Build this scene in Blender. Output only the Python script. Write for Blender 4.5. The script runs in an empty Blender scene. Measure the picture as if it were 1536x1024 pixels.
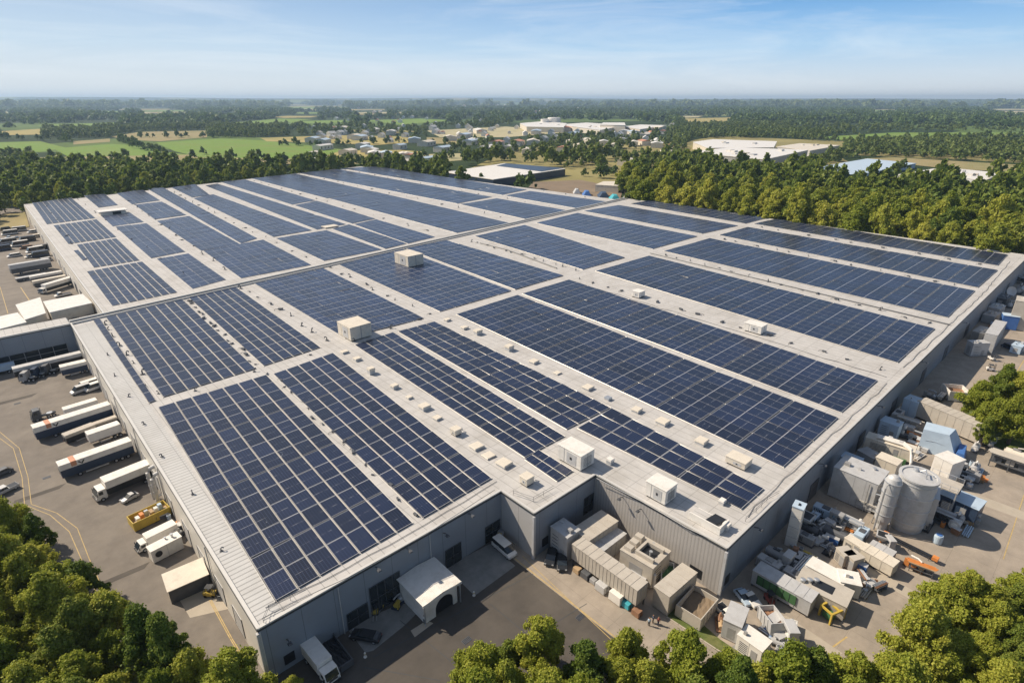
import bpy, math, random
import numpy as np
from mathutils import Vector, Matrix
random.seed(7); rng = np.random.default_rng(11)
R = math.radians
C = bpy.context.scene.collection
SC = bpy.context.scene
# ------------------------------------------------------------------ camera
S = 72.0; ROOF = 0.148*S; CAMZ = S+ROOF
F = 872.0; CX, CY = 768., 512.; PITCH = math.atan(362/872); AZ = R(47.1)
FW = Vector((math.cos(AZ)*math.cos(PITCH), math.sin(AZ)*math.cos(PITCH), -math.sin(PITCH)))
RT = Vector((math.sin(AZ), -math.cos(AZ), 0)); UP = RT.cross(FW)
cam = bpy.data.objects.new('camera', bpy.data.cameras.new('camera')); C.objects.link(cam)
cam.matrix_world = Matrix.Translation((0, 0, CAMZ)) @ Matrix((RT, UP, -FW)).transposed().to_4x4()
cam.data.sensor_width = 36; cam.data.lens = F/1536*36
cam.data.clip_start = 1; cam.data.clip_end = 90000
SC.camera = cam
# ------------------------------------------------------------------ light
SUN = Vector((-0.50, 0.95, 1.0)).normalized()
sun = bpy.data.objects.new('sun', bpy.data.lights.new('sun', 'SUN')); C.objects.link(sun)
sun.data.energy = 5.0; sun.data.angle = R(0.5); sun.data.color = (1, .87, .70)
sun.rotation_euler = SUN.to_track_quat('Z', 'Y').to_euler()
W = bpy.data.worlds.new('World'); SC.world = W; W.use_nodes = True
nt = W.node_tree; nt.nodes.clear()
sky = nt.nodes.new('ShaderNodeTexSky'); sky.sky_type = 'NISHITA'; sky.sun_disc = False
sky.sun_elevation = math.asin(SUN.z); sky.sun_rotation = math.atan2(SUN.x, SUN.y)
sky.altitude = 100; sky.air_density = 1.0; sky.dust_density = 1.2; sky.ozone_density = 2.0
bg = nt.nodes.new('ShaderNodeBackground'); bg.inputs[1].default_value = 0.070
wo = nt.nodes.new('ShaderNodeOutputWorld'); nt.links.new(bg.outputs[0], wo.inputs[0])
tc = nt.nodes.new('ShaderNodeTexCoord')
# thin cirrus: streaky noise over the sky direction
mp = nt.nodes.new('ShaderNodeMapping'); mp.inputs['Scale'].default_value = (1.1, 2.4, 16.0); mp.inputs['Rotation'].default_value = (.22, .1, .5)
nz = nt.nodes.new('ShaderNodeTexNoise'); nz.inputs['Scale'].default_value = 1.5; nz.inputs['Detail'].default_value = 9; nz.inputs['Roughness'].default_value = .62; nz.inputs['Distortion'].default_value = .9
cr = nt.nodes.new('ShaderNodeValToRGB'); cr.color_ramp.elements[0].position = .44; cr.color_ramp.elements[1].position = .80
cr.color_ramp.elements[1].color = (.48, .48, .48, 1)
mx = nt.nodes.new('ShaderNodeMix'); mx.data_type = 'RGBA'; mx.inputs[7].default_value = (11.8, 12.2, 12.4, 1)
nt.links.new(tc.outputs['Generated'], mp.inputs[0]); nt.links.new(mp.outputs[0], nz.inputs[0]); nt.links.new(nz.outputs[0], cr.inputs[0])
# low sky: the first degrees above the horizon pale out, more so towards the sun
def wn(t, **k):
    n_ = nt.nodes.new(t)
    for a_, b_ in k.items(): setattr(n_, a_, b_)
    return n_
BGS = 0.070
sx_ = wn('ShaderNodeSeparateXYZ'); nt.links.new(tc.outputs['Generated'], sx_.inputs[0])
lr = wn('ShaderNodeValToRGB'); nt.links.new(sx_.outputs['Z'], lr.inputs[0]); e_ = lr.color_ramp.elements
e_[0].position = 0.0; e_[0].color = (.90, .91, .90, 1); e_[1].position = .30; e_[1].color = (.13, .30, .62, 1)
for p_, c_ in ((.030, (.70, .80, .88, 1)), (.07, (.42, .65, .88, 1)), (.125, (.19, .44, .80, 1))):
    q_ = e_.new(p_); q_.color = c_
dt = wn('ShaderNodeVectorMath', operation='DOT_PRODUCT'); nt.links.new(tc.outputs['Generated'], dt.inputs[0]); dt.inputs[1].default_value = (-.45, .89, 0)
dm = wn('ShaderNodeMapRange'); dm.inputs[1].default_value = .0; dm.inputs[2].default_value = 1.0; dm.inputs[3].default_value = 0; dm.inputs[4].default_value = .5; nt.links.new(dt.outputs['Value'], dm.inputs[0])
pm = wn('ShaderNodeMix', data_type='RGBA'); nt.links.new(dm.outputs[0], pm.inputs[0]); nt.links.new(lr.outputs[0], pm.inputs[6]); pm.inputs[7].default_value = (.80, .82, .80, 1)
sc_ = wn('ShaderNodeVectorMath', operation='SCALE'); sc_.inputs['Scale'].default_value = .86/BGS; nt.links.new(pm.outputs[2], sc_.inputs[0])
bf = wn('ShaderNodeMapRange'); bf.inputs[1].default_value = .10; bf.inputs[2].default_value = .42; bf.inputs[3].default_value = 1; bf.inputs[4].default_value = 0; nt.links.new(sx_.outputs['Z'], bf.inputs[0])
bm_ = wn('ShaderNodeMix', data_type='RGBA'); nt.links.new(bf.outputs[0], bm_.inputs[0]); nt.links.new(sky.outputs[0], bm_.inputs[6]); nt.links.new(sc_.outputs[0], bm_.inputs[7])
nt.links.new(cr.outputs[0], mx.inputs[0]); nt.links.new(bm_.outputs[2], mx.inputs[6]); nt.links.new(mx.outputs[2], bg.inputs[0])
SC.view_settings.view_transform = 'Standard'; SC.view_settings.look = 'None'; SC.view_settings.gamma = 1
SC.view_settings.exposure = 0.28
try: SC.cycles.volume_bounces = 0; SC.cycles.max_bounces = 6
except Exception: pass

# ------------------------------------------------------------------ helpers
def P(x, y, z=0.0):                    # photo pixel on a horizontal plane at height z
    d = FW*F + RT*(x-CX) - UP*(y-CY); t = (z-CAMZ)/d.z
    return Vector((d.x*t, d.y*t, z))
def px(v):                             # world point -> photo pixel
    q = Vector(v) - Vector((0, 0, CAMZ)); w = q.dot(FW)
    return (CX+F*q.dot(RT)/w, CY-F*q.dot(UP)/w) if w > 1 else (-9e9, -9e9)
def N(m, t, **k):
    n = m.node_tree.nodes.new(t)
    for a, b in k.items(): setattr(n, a, b)
    return n
def mat(name, col, rough=.7, metal=0., var=.12, vscale=.6, bump=0., bscale=3., dirt=None, dscale=.08, coord='Object', spec=.5, rnd=0.):
    m = bpy.data.materials.new(name); m.use_nodes = True; L = m.node_tree.links.new
    b = m.node_tree.nodes['Principled BSDF']; b.inputs['Roughness'].default_value = rough; b.inputs['Metallic'].default_value = metal
    b.inputs['Specular IOR Level'].default_value = spec
    t = N(m, 'ShaderNodeTexCoord'); n = N(m, 'ShaderNodeTexNoise'); n.inputs['Scale'].default_value = vscale; n.inputs['Detail'].default_value = 6; n.inputs['Roughness'].default_value = .65
    L(t.outputs[coord], n.inputs[0])
    mr = N(m, 'ShaderNodeMapRange'); mr.inputs[1].default_value = .25; mr.inputs[2].default_value = .75; mr.inputs[3].default_value = 1-var; mr.inputs[4].default_value = 1+var
    L(n.outputs[0], mr.inputs[0])
    hs = N(m, 'ShaderNodeHueSaturation'); hs.inputs['Color'].default_value = (*col, 1); L(mr.outputs[0], hs.inputs['Value'])
    out = hs.outputs[0]
    if rnd:
        oi = N(m, 'ShaderNodeObjectInfo'); r2 = N(m, 'ShaderNodeMapRange'); r2.inputs[3].default_value = 1-rnd; r2.inputs[4].default_value = 1+rnd
        L(oi.outputs['Random'], r2.inputs[0]); h2 = N(m, 'ShaderNodeHueSaturation'); L(out, h2.inputs['Color']); L(r2.outputs[0], h2.inputs['Value']); out = h2.outputs[0]
    if dirt:
        n2 = N(m, 'ShaderNodeTexNoise'); n2.inputs['Scale'].default_value = dscale; n2.inputs['Detail'].default_value = 8; n2.inputs['Roughness'].default_value = .7
        L(t.outputs[coord], n2.inputs[0]); r = N(m, 'ShaderNodeMapRange'); r.inputs[1].default_value = .47; r.inputs[2].default_value = .72; r.inputs[4].default_value = .8
        L(n2.outputs[0], r.inputs[0]); x = N(m, 'ShaderNodeMix', data_type='RGBA'); L(r.outputs[0], x.inputs[0]); L(out, x.inputs[6]); x.inputs[7].default_value = (*dirt, 1); out = x.outputs[2]
    L(out, b.inputs['Base Color'])
    if bump:
        n3 = N(m, 'ShaderNodeTexNoise'); n3.inputs['Scale'].default_value = bscale; n3.inputs['Detail'].default_value = 5; L(t.outputs[coord], n3.inputs[0])
        bp = N(m, 'ShaderNodeBump'); bp.inputs['Strength'].default_value = bump; L(n3.outputs[0], bp.inputs['Height']); L(bp.outputs[0], b.inputs['Normal'])
    m['out'] = 0
    return m
def stripes(m, axis, period, width=.12, dark=.6, bump=.5, second=None):
    """adds seams / ribs every `period` metres along axis of object space: darker line plus bump"""
    L = m.node_tree.links.new; b = m.node_tree.nodes['Principled BSDF']
    t = N(m, 'ShaderNodeTexCoord'); s = N(m, 'ShaderNodeSeparateXYZ'); L(t.outputs['Object'], s.inputs[0])
    def line(ax, per, wd):
        d = N(m, 'ShaderNodeMath', operation='DIVIDE'); L(s.outputs[ax], d.inputs[0]); d.inputs[1].default_value = per
        f = N(m, 'ShaderNodeMath', operation='FRACT'); L(d.outputs[0], f.inputs[0])
        g = N(m, 'ShaderNodeMath', operation='LESS_THAN'); L(f.outputs[0], g.inputs[0]); g.inputs[1].default_value = wd
        return g.outputs[0]
    o = line(axis, period, width)
    if second:
        o2 = line(*second); a = N(m, 'ShaderNodeMath', operation='MAXIMUM'); L(o, a.inputs[0]); L(o2, a.inputs[1]); o = a.outputs[0]
    old = b.inputs['Base Color'].links[0].from_socket
    x = N(m, 'ShaderNodeMix', data_type='RGBA', blend_type='MULTIPLY'); L(o, x.inputs[0]); L(old, x.inputs[6]); x.inputs[7].default_value = (dark, dark, dark, 1); L(x.outputs[2], b.inputs['Base Color'])
    if bump:
        bp = N(m, 'ShaderNodeBump', invert=True); bp.inputs['Strength'].default_value = bump; bp.inputs['Distance'].default_value = .08; L(o, bp.inputs['Height']); L(bp.outputs[0], b.inputs['Normal'])
    return m

class MB:                              # mesh builder: collects shapes, builds ONE object
    def __init__(s): s.v = []; s.f = []; s.uv = None
    def quad(s, *p):
        i = len(s.v); s.v += [tuple(q) for q in p]; s.f.append(tuple(range(i, i+len(p)))); return s
    def hexa(s, b, t):                 # bottom & top loops of the same length
        i = len(s.v); n = len(b); s.v += [tuple(q) for q in b]+[tuple(q) for q in t]
        s.f.append(tuple(i+n-1-k for k in range(n))); s.f.append(tuple(i+n+k for k in range(n)))
        for k in range(n): s.f.append((i+k, i+(k+1) % n, i+n+(k+1) % n, i+n+k))
        return s
    def box(s, x0, x1, y0, y1, z0, z1, tx=0, ty=0):
        b = [(x0, y0, z0), (x1, y0, z0), (x1, y1, z0), (x0, y1, z0)]
        t = [(x0+tx, y0+ty, z1), (x1-tx, y0+ty, z1), (x1-tx, y1-ty, z1), (x0+tx, y1-ty, z1)]
        return s.hexa(b, t)
    def prism(s, pts, z0, z1): return s.hexa([(p[0], p[1], z0) for p in pts], [(p[0], p[1], z1) for p in pts])
    def profile(s, pts, y0, y1, inset=0):   # XZ outline (counter-clockwise seen from -Y) extruded along Y
        return s.hexa([(p[0], y0, p[1]) for p in pts][::-1], [(p[0], y1, p[1]) for p in pts][::-1])
    def tube(s, pts, r, n=8, r2=None, cap=True):
        pts = [Vector(p) for p in pts]; base = len(s.v); m = len(pts)
        for k, p in enumerate(pts):
            d = (pts[min(k+1, m-1)]-pts[max(k-1, 0)]).normalized()
            a = d.cross(Vector((0, 0, 1)) if abs(d.z) < .9 else Vector((1, 0, 0))).normalized(); b = d.cross(a)
            rr = r if r2 is None else r+(r2-r)*k/max(1, m-1)
            for j in range(n):
                w = 2*math.pi*j/n; s.v.append(tuple(p+a*math.cos(w)*rr+b*math.sin(w)*rr))
        for k in range(m-1):
            for j in range(n):
                j2 = (j+1) % n; s.f.append((base+k*n+j, base+(k+1)*n+j, base+(k+1)*n+j2, base+k*n+j2))
        if cap: s.f.append(tuple(base+j for j in range(n))); s.f.append(tuple(base+(m-1)*n+n-1-j for j in range(n)))
        return s
    def lathe(s, prof, n=24, cx=0, cy=0):
        base = len(s.v); m = len(prof)
        for r, z in prof:
            for j in range(n):
                w = 2*math.pi*j/n; s.v.append((cx+r*math.cos(w), cy+r*math.sin(w), z))
        for k in range(m-1):
            for j in range(n):
                j2 = (j+1) % n; s.f.append((base+k*n+j, base+k*n+j2, base+(k+1)*n+j2, base+(k+1)*n+j))
        s.f.append(tuple(base+n-1-j for j in range(n))); s.f.append(tuple(base+(m-1)*n+j for j in range(n)))
        return s
    def wheel(s, x, y, z, r, w, n=16): return s.tube([(x, y-w/2, z), (x, y+w/2, z)], r, n)
    def build(s, name, m, parent=None, bevel=0., smooth=False, label=None):
        me = bpy.data.meshes.new(name); me.from_pydata(s.v, [], s.f); me.update()
        if smooth:
            for p in me.polygons: p.use_smooth = True
        o = bpy.data.objects.new(name, me); C.objects.link(o); o.data.materials.append(m)
        if parent: o.parent = parent
        if bevel:
            b = o.modifiers.new('bevel', 'BEVEL'); b.width = bevel; b.segments = 2; b.limit_method = 'ANGLE'
        if label: o['label'] = label
        return o
def tag(o, label=None, cat=None, group=None, kind=None):
    if label: o['label'] = label
    if cat: o['category'] = cat
    if group: o['group'] = group
    if kind: o['kind'] = kind
    return o
def thing(name, label, cat, loc=(0, 0, 0), rz=0., group=None):
    o = bpy.data.objects.new(name, None); C.objects.link(o); o.empty_display_size = .5
    o.location = loc; o.rotation_euler = (0, 0, rz); return tag(o, label, cat, group)
def dup(root, loc, rz, label=None, group=None, scale=None):
    r = root.copy(); C.objects.link(r); r.location = loc; r.rotation_euler = (0, 0, rz)
    if label: r['label'] = label
    if group: r['group'] = group
    if scale: r.scale = scale
    for ch in root.children:
        c = ch.copy(); C.objects.link(c); c.parent = r
        for g in ch.children:
            d = g.copy(); C.objects.link(d); d.parent = c
    return r
def struct(name, pts, z, m, label=None):     # flat sheet of the setting
    o = MB().quad(*[(p[0], p[1], z) for p in pts]).build(name, m); o['kind'] = 'structure'; return o
def sheetpx(name, pp, z, m): 
    q = [P(a, b, z) for a, b in pp]
    ar = sum(q[i].x*q[(i+1) % len(q)].y-q[(i+1) % len(q)].x*q[i].y for i in range(len(q)))
    if ar < 0: q = q[::-1]
    return struct(name, q, z, m)

# ------------------------------------------------------------------ materials
M = {}
M['roof'] = stripes(mat('roof_metal', (.50, .495, .48), .55, 0, .07, .35, dirt=(.38, .365, .34), dscale=.06, spec=.3), 'Y', 1.1, .2, .62, .6, second=('X', 9., .012))
M['roof2'] = stripes(mat('roof_membrane', (.49, .475, .455), .6, 0, .10, .3, dirt=(.36, .34, .31), dscale=.09, spec=.3), 'X', 2.2, .06, .66, .3, second=('Y', 5., .022))
M['wall'] = stripes(mat('wall_cladding_shaded', (.23, .26, .30), .5, 0, .06, .2, dirt=(.22, .23, .25), dscale=.12), 'X', 5.4, .016, .5, .4, second=None)  # shade on the camera-facing walls is put into this darker, bluer colour
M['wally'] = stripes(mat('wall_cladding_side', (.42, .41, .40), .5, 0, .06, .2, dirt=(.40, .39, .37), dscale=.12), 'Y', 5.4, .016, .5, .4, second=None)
M['wallr'] = stripes(mat('wall_ribbed', (.40, .38, .36), .5, 0, .06, .2), 'Y', .7, .4, .84, .6)
M['wallw'] = mat('wall_white', (.66, .63, .57), .5, 0, .06, .15, dirt=(.52, .49, .44), dscale=.1)
M['coping'] = mat('coping', (.62, .60, .56), .4, .2, .05)
M['darkline'] = mat('gutter_dark', (.05, .055, .06), .6)
M['asphalt'] = mat('asphalt', (.078, .068, .058), .9, 0, .22, .25, .15, 6, dirt=(.125, .108, .09), dscale=.06)
M['asphalt2'] = mat('asphalt_old', (.17, .148, .125), .9, 0, .2, .3, .12, 6, dirt=(.245, .215, .178), dscale=.05)
M['concrete'] = stripes(mat('concrete_drive', (.33, .28, .225), .85, 0, .18, .35, .1, 4, dirt=(.20, .175, .145), dscale=.07), 'X', 7., .008, .7, 0, second=('Y', 7., .008))
M['slab'] = mat('concrete_slab', (.20, .20, .19), .8, 0, .25, .5, .1, 4, dirt=(.30, .29, .27), dscale=.15)
M['pad'] = mat('concrete_pad', (.40, .35, .28), .85, 0, .1, .4)
M['yellow'] = mat('yellow_paint', (.46, .33, .13), .7, 0, .3, 1.5)
M['white'] = mat('white_paint', (.74, .71, .66), .45, 0, .05, .8, dirt=(.55, .52, .46), dscale=.5)
M['cream'] = mat('cream_paint', (.66, .60, .50), .5, 0, .07, .8, dirt=(.5, .44, .36), dscale=.5)
M['beige'] = mat('beige_metal', (.47, .43, .37), .55, 0, .08, .7, dirt=(.36, .32, .27), dscale=.4)
M['grey'] = mat('grey_metal', (.34, .34, .34), .5, .1, .1, .9, dirt=(.24, .23, .22), dscale=.5)
M['lgrey'] = mat('light_grey_metal', (.50, .50, .50), .5, .1, .08, .9, dirt=(.38, .37, .35), dscale=.5)
M['dgrey'] = mat('dark_grey_metal', (.10, .105, .115), .5, .2, .2, .9)
M['black'] = mat('black_paint', (.022, .024, .028), .35, 0, .2, .9)
M['navy'] = mat('navy_paint', (.03, .05, .09), .4, 0, .15, .9)
M['blue'] = mat('blue_paint', (.06, .16, .42), .5, 0, .15, .9)
M['pblue'] = mat('pale_blue_sheet', (.42, .52, .62), .6, 0, .1, .5)
M['orange'] = mat('orange_paint', (.62, .23, .06), .5, 0, .2, .9)
M['stripe'] = mat('terracotta_stripe', (.55, .26, .15), .5, 0, .1, .9)
M['yel'] = mat('machine_yellow', (.50, .36, .06), .45, 0, .15, .9)
M['red'] = mat('red_paint', (.22, .05, .04), .45, 0, .15, .9)
M['green'] = mat('green_paint', (.06, .15, .06), .5, 0, .2, .9)
M['teal'] = mat('teal_sheet', (.05, .35, .42), .6, 0, .15, .9)
M['brown'] = mat('brown_rust', (.26, .14, .08), .8, 0, .3, 1.2)
M['wood'] = mat('wood', (.40, .28, .16), .8, 0, .2, 2)
M['rubber'] = mat('rubber', (.018, .018, .018), .8, 0, .2, 2)
M['steel'] = mat('galvanised', (.52, .54, .56), .38, .6, .12, 1)
M['glass'] = mat('dark_glass', (.02, .028, .035), .08, 0, .1, 1, spec=.8)
M['skin'] = mat('skin', (.45, .28, .2), .6)
M['soil'] = mat('soil', (.20, .15, .10), .95, 0, .2, .05)
def panelmat(name, base, sub, amp, ew=.011):
    m = bpy.data.materials.new(name); m.use_nodes = True; L = m.node_tree.links.new; b = m.node_tree.nodes['Principled BSDF']
    b.inputs['Roughness'].default_value = .33; b.inputs['Specular IOR Level'].default_value = .5
    u = N(m, 'ShaderNodeUVMap'); s = N(m, 'ShaderNodeSeparateXYZ'); L(u.outputs[0], s.inputs[0])
    def edge(sock, rep, w):            # 1 near multiples of 1/rep
        a = N(m, 'ShaderNodeMath', operation='MULTIPLY'); L(sock, a.inputs[0]); a.inputs[1].default_value = rep
        f = N(m, 'ShaderNodeMath', operation='PINGPONG'); L(a.outputs[0], f.inputs[0]); f.inputs[1].default_value = .5
        g = N(m, 'ShaderNodeMath', operation='LESS_THAN'); L(f.outputs[0], g.inputs[0]); g.inputs[1].default_value = w; return g.outputs[0]
    def mixc(fac, a, bcol, k):
        x = N(m, 'ShaderNodeMix', data_type='RGBA'); q = N(m, 'ShaderNodeMath', operation='MULTIPLY'); L(fac, q.inputs[0]); q.inputs[1].default_value = k; L(q.outputs[0], x.inputs[0])
        L(a, x.inputs[6]); x.inputs[7].default_value = bcol; return x.outputs[2]
    oi = N(m, 'ShaderNodeObjectInfo'); hs = N(m, 'ShaderNodeHueSaturation'); hs.inputs['Color'].default_value = (*base, 1)
    g = N(m, 'ShaderNodeNewGeometry'); nz = N(m, 'ShaderNodeTexNoise'); nz.inputs['Scale'].default_value = .18; nz.inputs['Detail'].default_value = 6; L(g.outputs['Position'], nz.inputs[0])
    ad = N(m, 'ShaderNodeMath', operation='ADD'); L(oi.outputs['Random'], ad.inputs[0]); L(nz.outputs[0], ad.inputs[1])
    mr = N(m, 'ShaderNodeMapRange'); mr.inputs[2].default_value = 2; mr.inputs[3].default_value = 1-amp; mr.inputs[4].default_value = 1+amp; L(ad.outputs[0], mr.inputs[0]); L(mr.outputs[0], hs.inputs['Value'])
    c = hs.outputs[0]
    c = mixc(edge(s.outputs['X'], 6*sub, .045), c, (.13, .17, .27, 1), .45)
    c = mixc(edge(s.outputs['Y'], 12*sub, .07), c, (.08, .10, .17, 1), .35)
    # mid seam, broken into dashes by noise
    n4 = N(m, 'ShaderNodeTexNoise'); n4.inputs['Scale'].default_value = 1.1; n4.inputs['Detail'].default_value = 3; L(g.outputs['Position'], n4.inputs[0])
    gt = N(m, 'ShaderNodeMapRange'); gt.inputs[1].default_value = .42; gt.inputs[2].default_value = .62; L(n4.outputs[0], gt.inputs[0])
    e2 = edge(s.outputs['Y'], 2*sub, .016); q = N(m, 'ShaderNodeMath', operation='MULTIPLY'); L(e2, q.inputs[0]); L(gt.outputs[0], q.inputs[1])
    c = mixc(q.outputs[0], c, (.42, .43, .46, 1), .7)
    e3 = edge(s.outputs['X'], sub, ew); e4 = edge(s.outputs['Y'], sub, ew*1.5)
    c = mixc(e3, c, (.45, .46, .48, 1), .85); c = mixc(e4, c, (.45, .46, .48, 1), .8)
    # bird lime / dust smears
    n5 = N(m, 'ShaderNodeTexNoise'); n5.inputs['Scale'].default_value = .5; n5.inputs['Detail'].default_value = 9; n5.inputs['Roughness'].default_value = .75; n5.inputs['Distortion'].default_value = 1.2; L(g.outputs['Position'], n5.inputs[0])
    r5 = N(m, 'ShaderNodeMapRange'); r5.inputs[1].default_value = .665; r5.inputs[2].default_value = .72; L(n5.outputs[0], r5.inputs[0])
    c = mixc(r5.outputs[0], c, (.40, .43, .48, 1), .75)
    L(c, b.inputs['Base Color'])
    bp = N(m, 'ShaderNodeBump'); bp.inputs['Strength'].default_value = .05; bp.inputs['Distance'].default_value = .3; L(nz.outputs[0], bp.inputs['Height']); L(bp.outputs[0], b.inputs['Normal'])
    return m
M['pv'] = panelmat('solar_glass', (.005, .010, .032), 1, .8)
M['pv2'] = panelmat('solar_glass_far_sheen', (.010, .020, .055), 1, .7, .015)  # brighter, bluer base puts the sky reflection on distant panels into the colour
def groundmat():
    m = bpy.data.materials.new('countryside'); m.use_nodes = True; L = m.node_tree.links.new; b = m.node_tree.nodes['Principled BSDF']; b.inputs['Roughness'].default_value = .95; b.inputs['Specular IOR Level'].default_value = .1
    t = N(m, 'ShaderNodeTexCoord'); v = N(m, 'ShaderNodeTexVoronoi'); v.inputs['Scale'].default_value = .0022; L(t.outputs['Object'], v.inputs[0])
    s = N(m, 'ShaderNodeSeparateColor'); L(v.outputs['Color'], s.inputs[0])
    r = N(m, 'ShaderNodeValToRGB'); r.color_ramp.interpolation = 'CONSTANT'; e = r.color_ramp.elements
    e[0].position = 0; e[0].color = (.030, .050, .018, 1); e[1].position = .72; e[1].color = (.10, .15, .04, 1)
    for p, c in ((.80, (.17, .20, .06, 1)), (.88, (.26, .23, .10, 1)), (.95, (.07, .11, .03, 1))):
        q = e.new(p); q.color = c
    L(s.outputs[0], r.inputs[0])
    n = N(m, 'ShaderNodeTexNoise'); n.inputs['Scale'].default_value = .01; n.inputs['Detail'].default_value = 10; L(t.outputs['Object'], n.inputs[0])
    mr = N(m, 'ShaderNodeMapRange'); mr.inputs[3].default_value = .55; mr.inputs[4].default_value = 1.45; L(n.outputs[0], mr.inputs[0])
    h = N(m, 'ShaderNodeHueSaturation'); L(r.outputs[0], h.inputs['Color']); L(mr.outputs[0], h.inputs['Value']); L(h.outputs[0], b.inputs['Base Color'])
    return m
M['ground'] = groundmat()
def fieldmat(name, a, b_, sc=.01):
    m = mat(name, a, .95, 0, .12, .05, dirt=b_, dscale=sc, spec=.1); return m
M['fgreen'] = fieldmat('field_green', (.16, .25, .05), (.20, .22, .07), .012)
M['fgold'] = fieldmat('field_gold', (.36, .30, .12), (.22, .22, .08), .01)
M['ftan'] = fieldmat('field_tan', (.30, .25, .13), (.18, .20, .08), .01)
M['fpale'] = fieldmat('field_pale', (.42, .38, .24), (.26, .26, .12), .006)
M['grass'] = mat('grass', (.10, .13, .04), .95, 0, .3, .8, .3, 8, dirt=(.22, .19, .09), dscale=.2, spec=.1)

# ------------------------------------------------------------------ ground and yards
G = 25000
g = MB()
n = 20
for i in range(n):
    for j in range(n):
        x0, x1 = -G+2*G*i/n, -G+2*G*(i+1)/n; y0, y1 = -G+2*G*j/n, -G+2*G*(j+1)/n
        g.quad((x0, y0, 0), (x1, y0, 0), (x1, y1, 0), (x0, y1, 0))
g = g.build('ground', M['ground']); g['kind'] = 'structure'
BX0, BX1, BX2, BX3 = 15.3, 63.5, 81.5, 384.0
BY0, BY1, BY2 = 71.5, 62.2, 32.8
YJ0, YJ1 = 244.0, 281.0               # joint between the two halves, left and right end
struct('left_yard', [(-60, -40), (BX0+2, -40), (BX0+2, 244), (36, 246), (38, 640), (-110, 640)], .02, M['asphalt2'])
struct('front_yard', [(16, -40), (60.4, -40), (60.4, 80), (16, 80)], .024, M['asphalt'])
struct('side_yard', [(60.4, -60), (470, -60), (470, 40), (90, 40), (90, 70), (60.4, 80)], .028, M['concrete'])
sheetpx('forest_floor', [(-400, 800), (20, 830), (95, 900), (230, 1010), (330, 1100), (200, 1400), (-600, 1400)], .040, M['grass'])
sheetpx('forest_floor', [(650, 1080), (900, 1040), (1130, 1050), (1300, 1015), (1420, 930), (1560, 900), (1900, 950), (1900, 1400), (600, 1400)], .040, M['grass'])
# joints of the front asphalt, painted lines, slabs
mk = MB()
def ribbon(mb, pts, w, z):
    pts = [Vector((p[0], p[1], z)) for p in pts]
    for k in range(len(pts)-1):
        d = (pts[k+1]-pts[k]).normalized(); s_ = Vector((-d.y, d.x, 0))*w/2
        e = d*w*.3
        mb.quad(pts[k]-s_-e, pts[k+1]-s_+e, pts[k+1]+s_+e, pts[k]+s_-e)
for pa, pb in [((545, 1000), (660, 1020)), ((600, 930), (700, 1010)), ((735, 905), (850, 1000)), ((560, 985), (800, 860)), ((700, 1015), (880, 905)), ((470, 1100), (600, 980))]:
    ribbon(mk, [P(*pa), P(*pb)], .12, .034)
o = mk.build('yard_joints', M['darkline']); o['kind'] = 'structure'
mk = MB()
ribbon(mk, [P(773, 838), (60.5, -30, 0)], .22, .036)
ribbon(mk, [P(784, 834), P(920, 962), P(1000, 1040)], .12, .044)
for off in (0, 1):
    ribbon(mk, [P(-10+off*9, 650-off*3), P(20+off*9, 672), P(33+off*9, 715), P(37+off*10, 757-off*1), P(75+off*10, 772-off*3), P(104+off*12, 797-off*5), P(122+off*12, 838), P(148+off*12, 895), P(165+off*12, 930)], .13, .036+off*.004)
    ribbon(mk, [P(314+off*3, 900), P(345+off*3, 957), P(388+off*3, 1030)], .14, .044+off*.004)
ribbon(mk, [P(0, 430), P(12, 470)], .22, .036); ribbon(mk, [P(31, 431), P(45, 452)], .3, .036)
ribbon(mk, [P(1536, 742), P(1505, 838)], .16, .036); ribbon(mk, [P(1536, 540), P(1500, 600), P(1478, 640)], .25, .036)
ribbon(mk, [P(1228, 985), P(1270, 955)], .25, .036)
o = mk.build('yard_lines', M['yellow']); o['kind'] = 'structure'
sheetpx('loading_slab', [(519, 940), (600, 905), (640, 905), (606, 938), (560, 975), (548, 978)], .032, M['slab'])
sheetpx('door_slab', [(668, 850), (735, 815), (773, 848), (712, 893)], .032, M['slab'])
sheetpx('corner_slab', [(616, 945), (640, 930), (650, 934), (622, 955)], .038, M['pad'])
sheetpx('shed_slab', [(251, 868), (300, 838), (325, 880), (272, 897)], .032, M['pad'])
sheetpx('shed_slab', [(264, 890), (312, 876), (345, 912), (285, 926)], .030, M['pad'])
sheetpx('grass_verge', [(1010, 912), (1042, 925), (1080, 958), (1120, 985), (1100, 992), (1060, 965), (1030, 945), (1000, 925)], .05, M['grass'])
sheetpx('grass_verge', [(1455, 650), (1536, 690), (1700, 690), (1700, 600), (1440, 590)], .05, M['grass'])
pg_ = random.Random(3)
for k, (x, y, w_, l_, m_) in enumerate([(230, 640, 5, 1.2, 'asphalt'), (60, 740, 5, .8, 'asphalt'), (190, 860, 4, .7, 'asphalt'), (20, 600, 6, 1, 'asphalt'), (95, 690, 1.4, 1.4, 'asphalt'), (1100, 980, 3, 1, 'slab'), (1330, 870, 1.5, 5, 'pad'), (1500, 760, 2, 8, 'pad'), (1210, 950, 1, 5, 'pad')]):
    c_ = P(x, y); a_ = pg_.uniform(-.1, .1); o = MB()
    q = [(-w_, -l_), (w_*.7, -l_*1.1), (w_, l_*.8), (-w_*.9, l_)]
    o = MB().quad(*[(c_.x+u*math.cos(a_)-v*math.sin(a_), c_.y+u*math.sin(a_)+v*math.cos(a_), .0355+k*.0002) for u, v in q]).build('pavement_patch', M[m_]); o['kind'] = 'structure'
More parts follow.
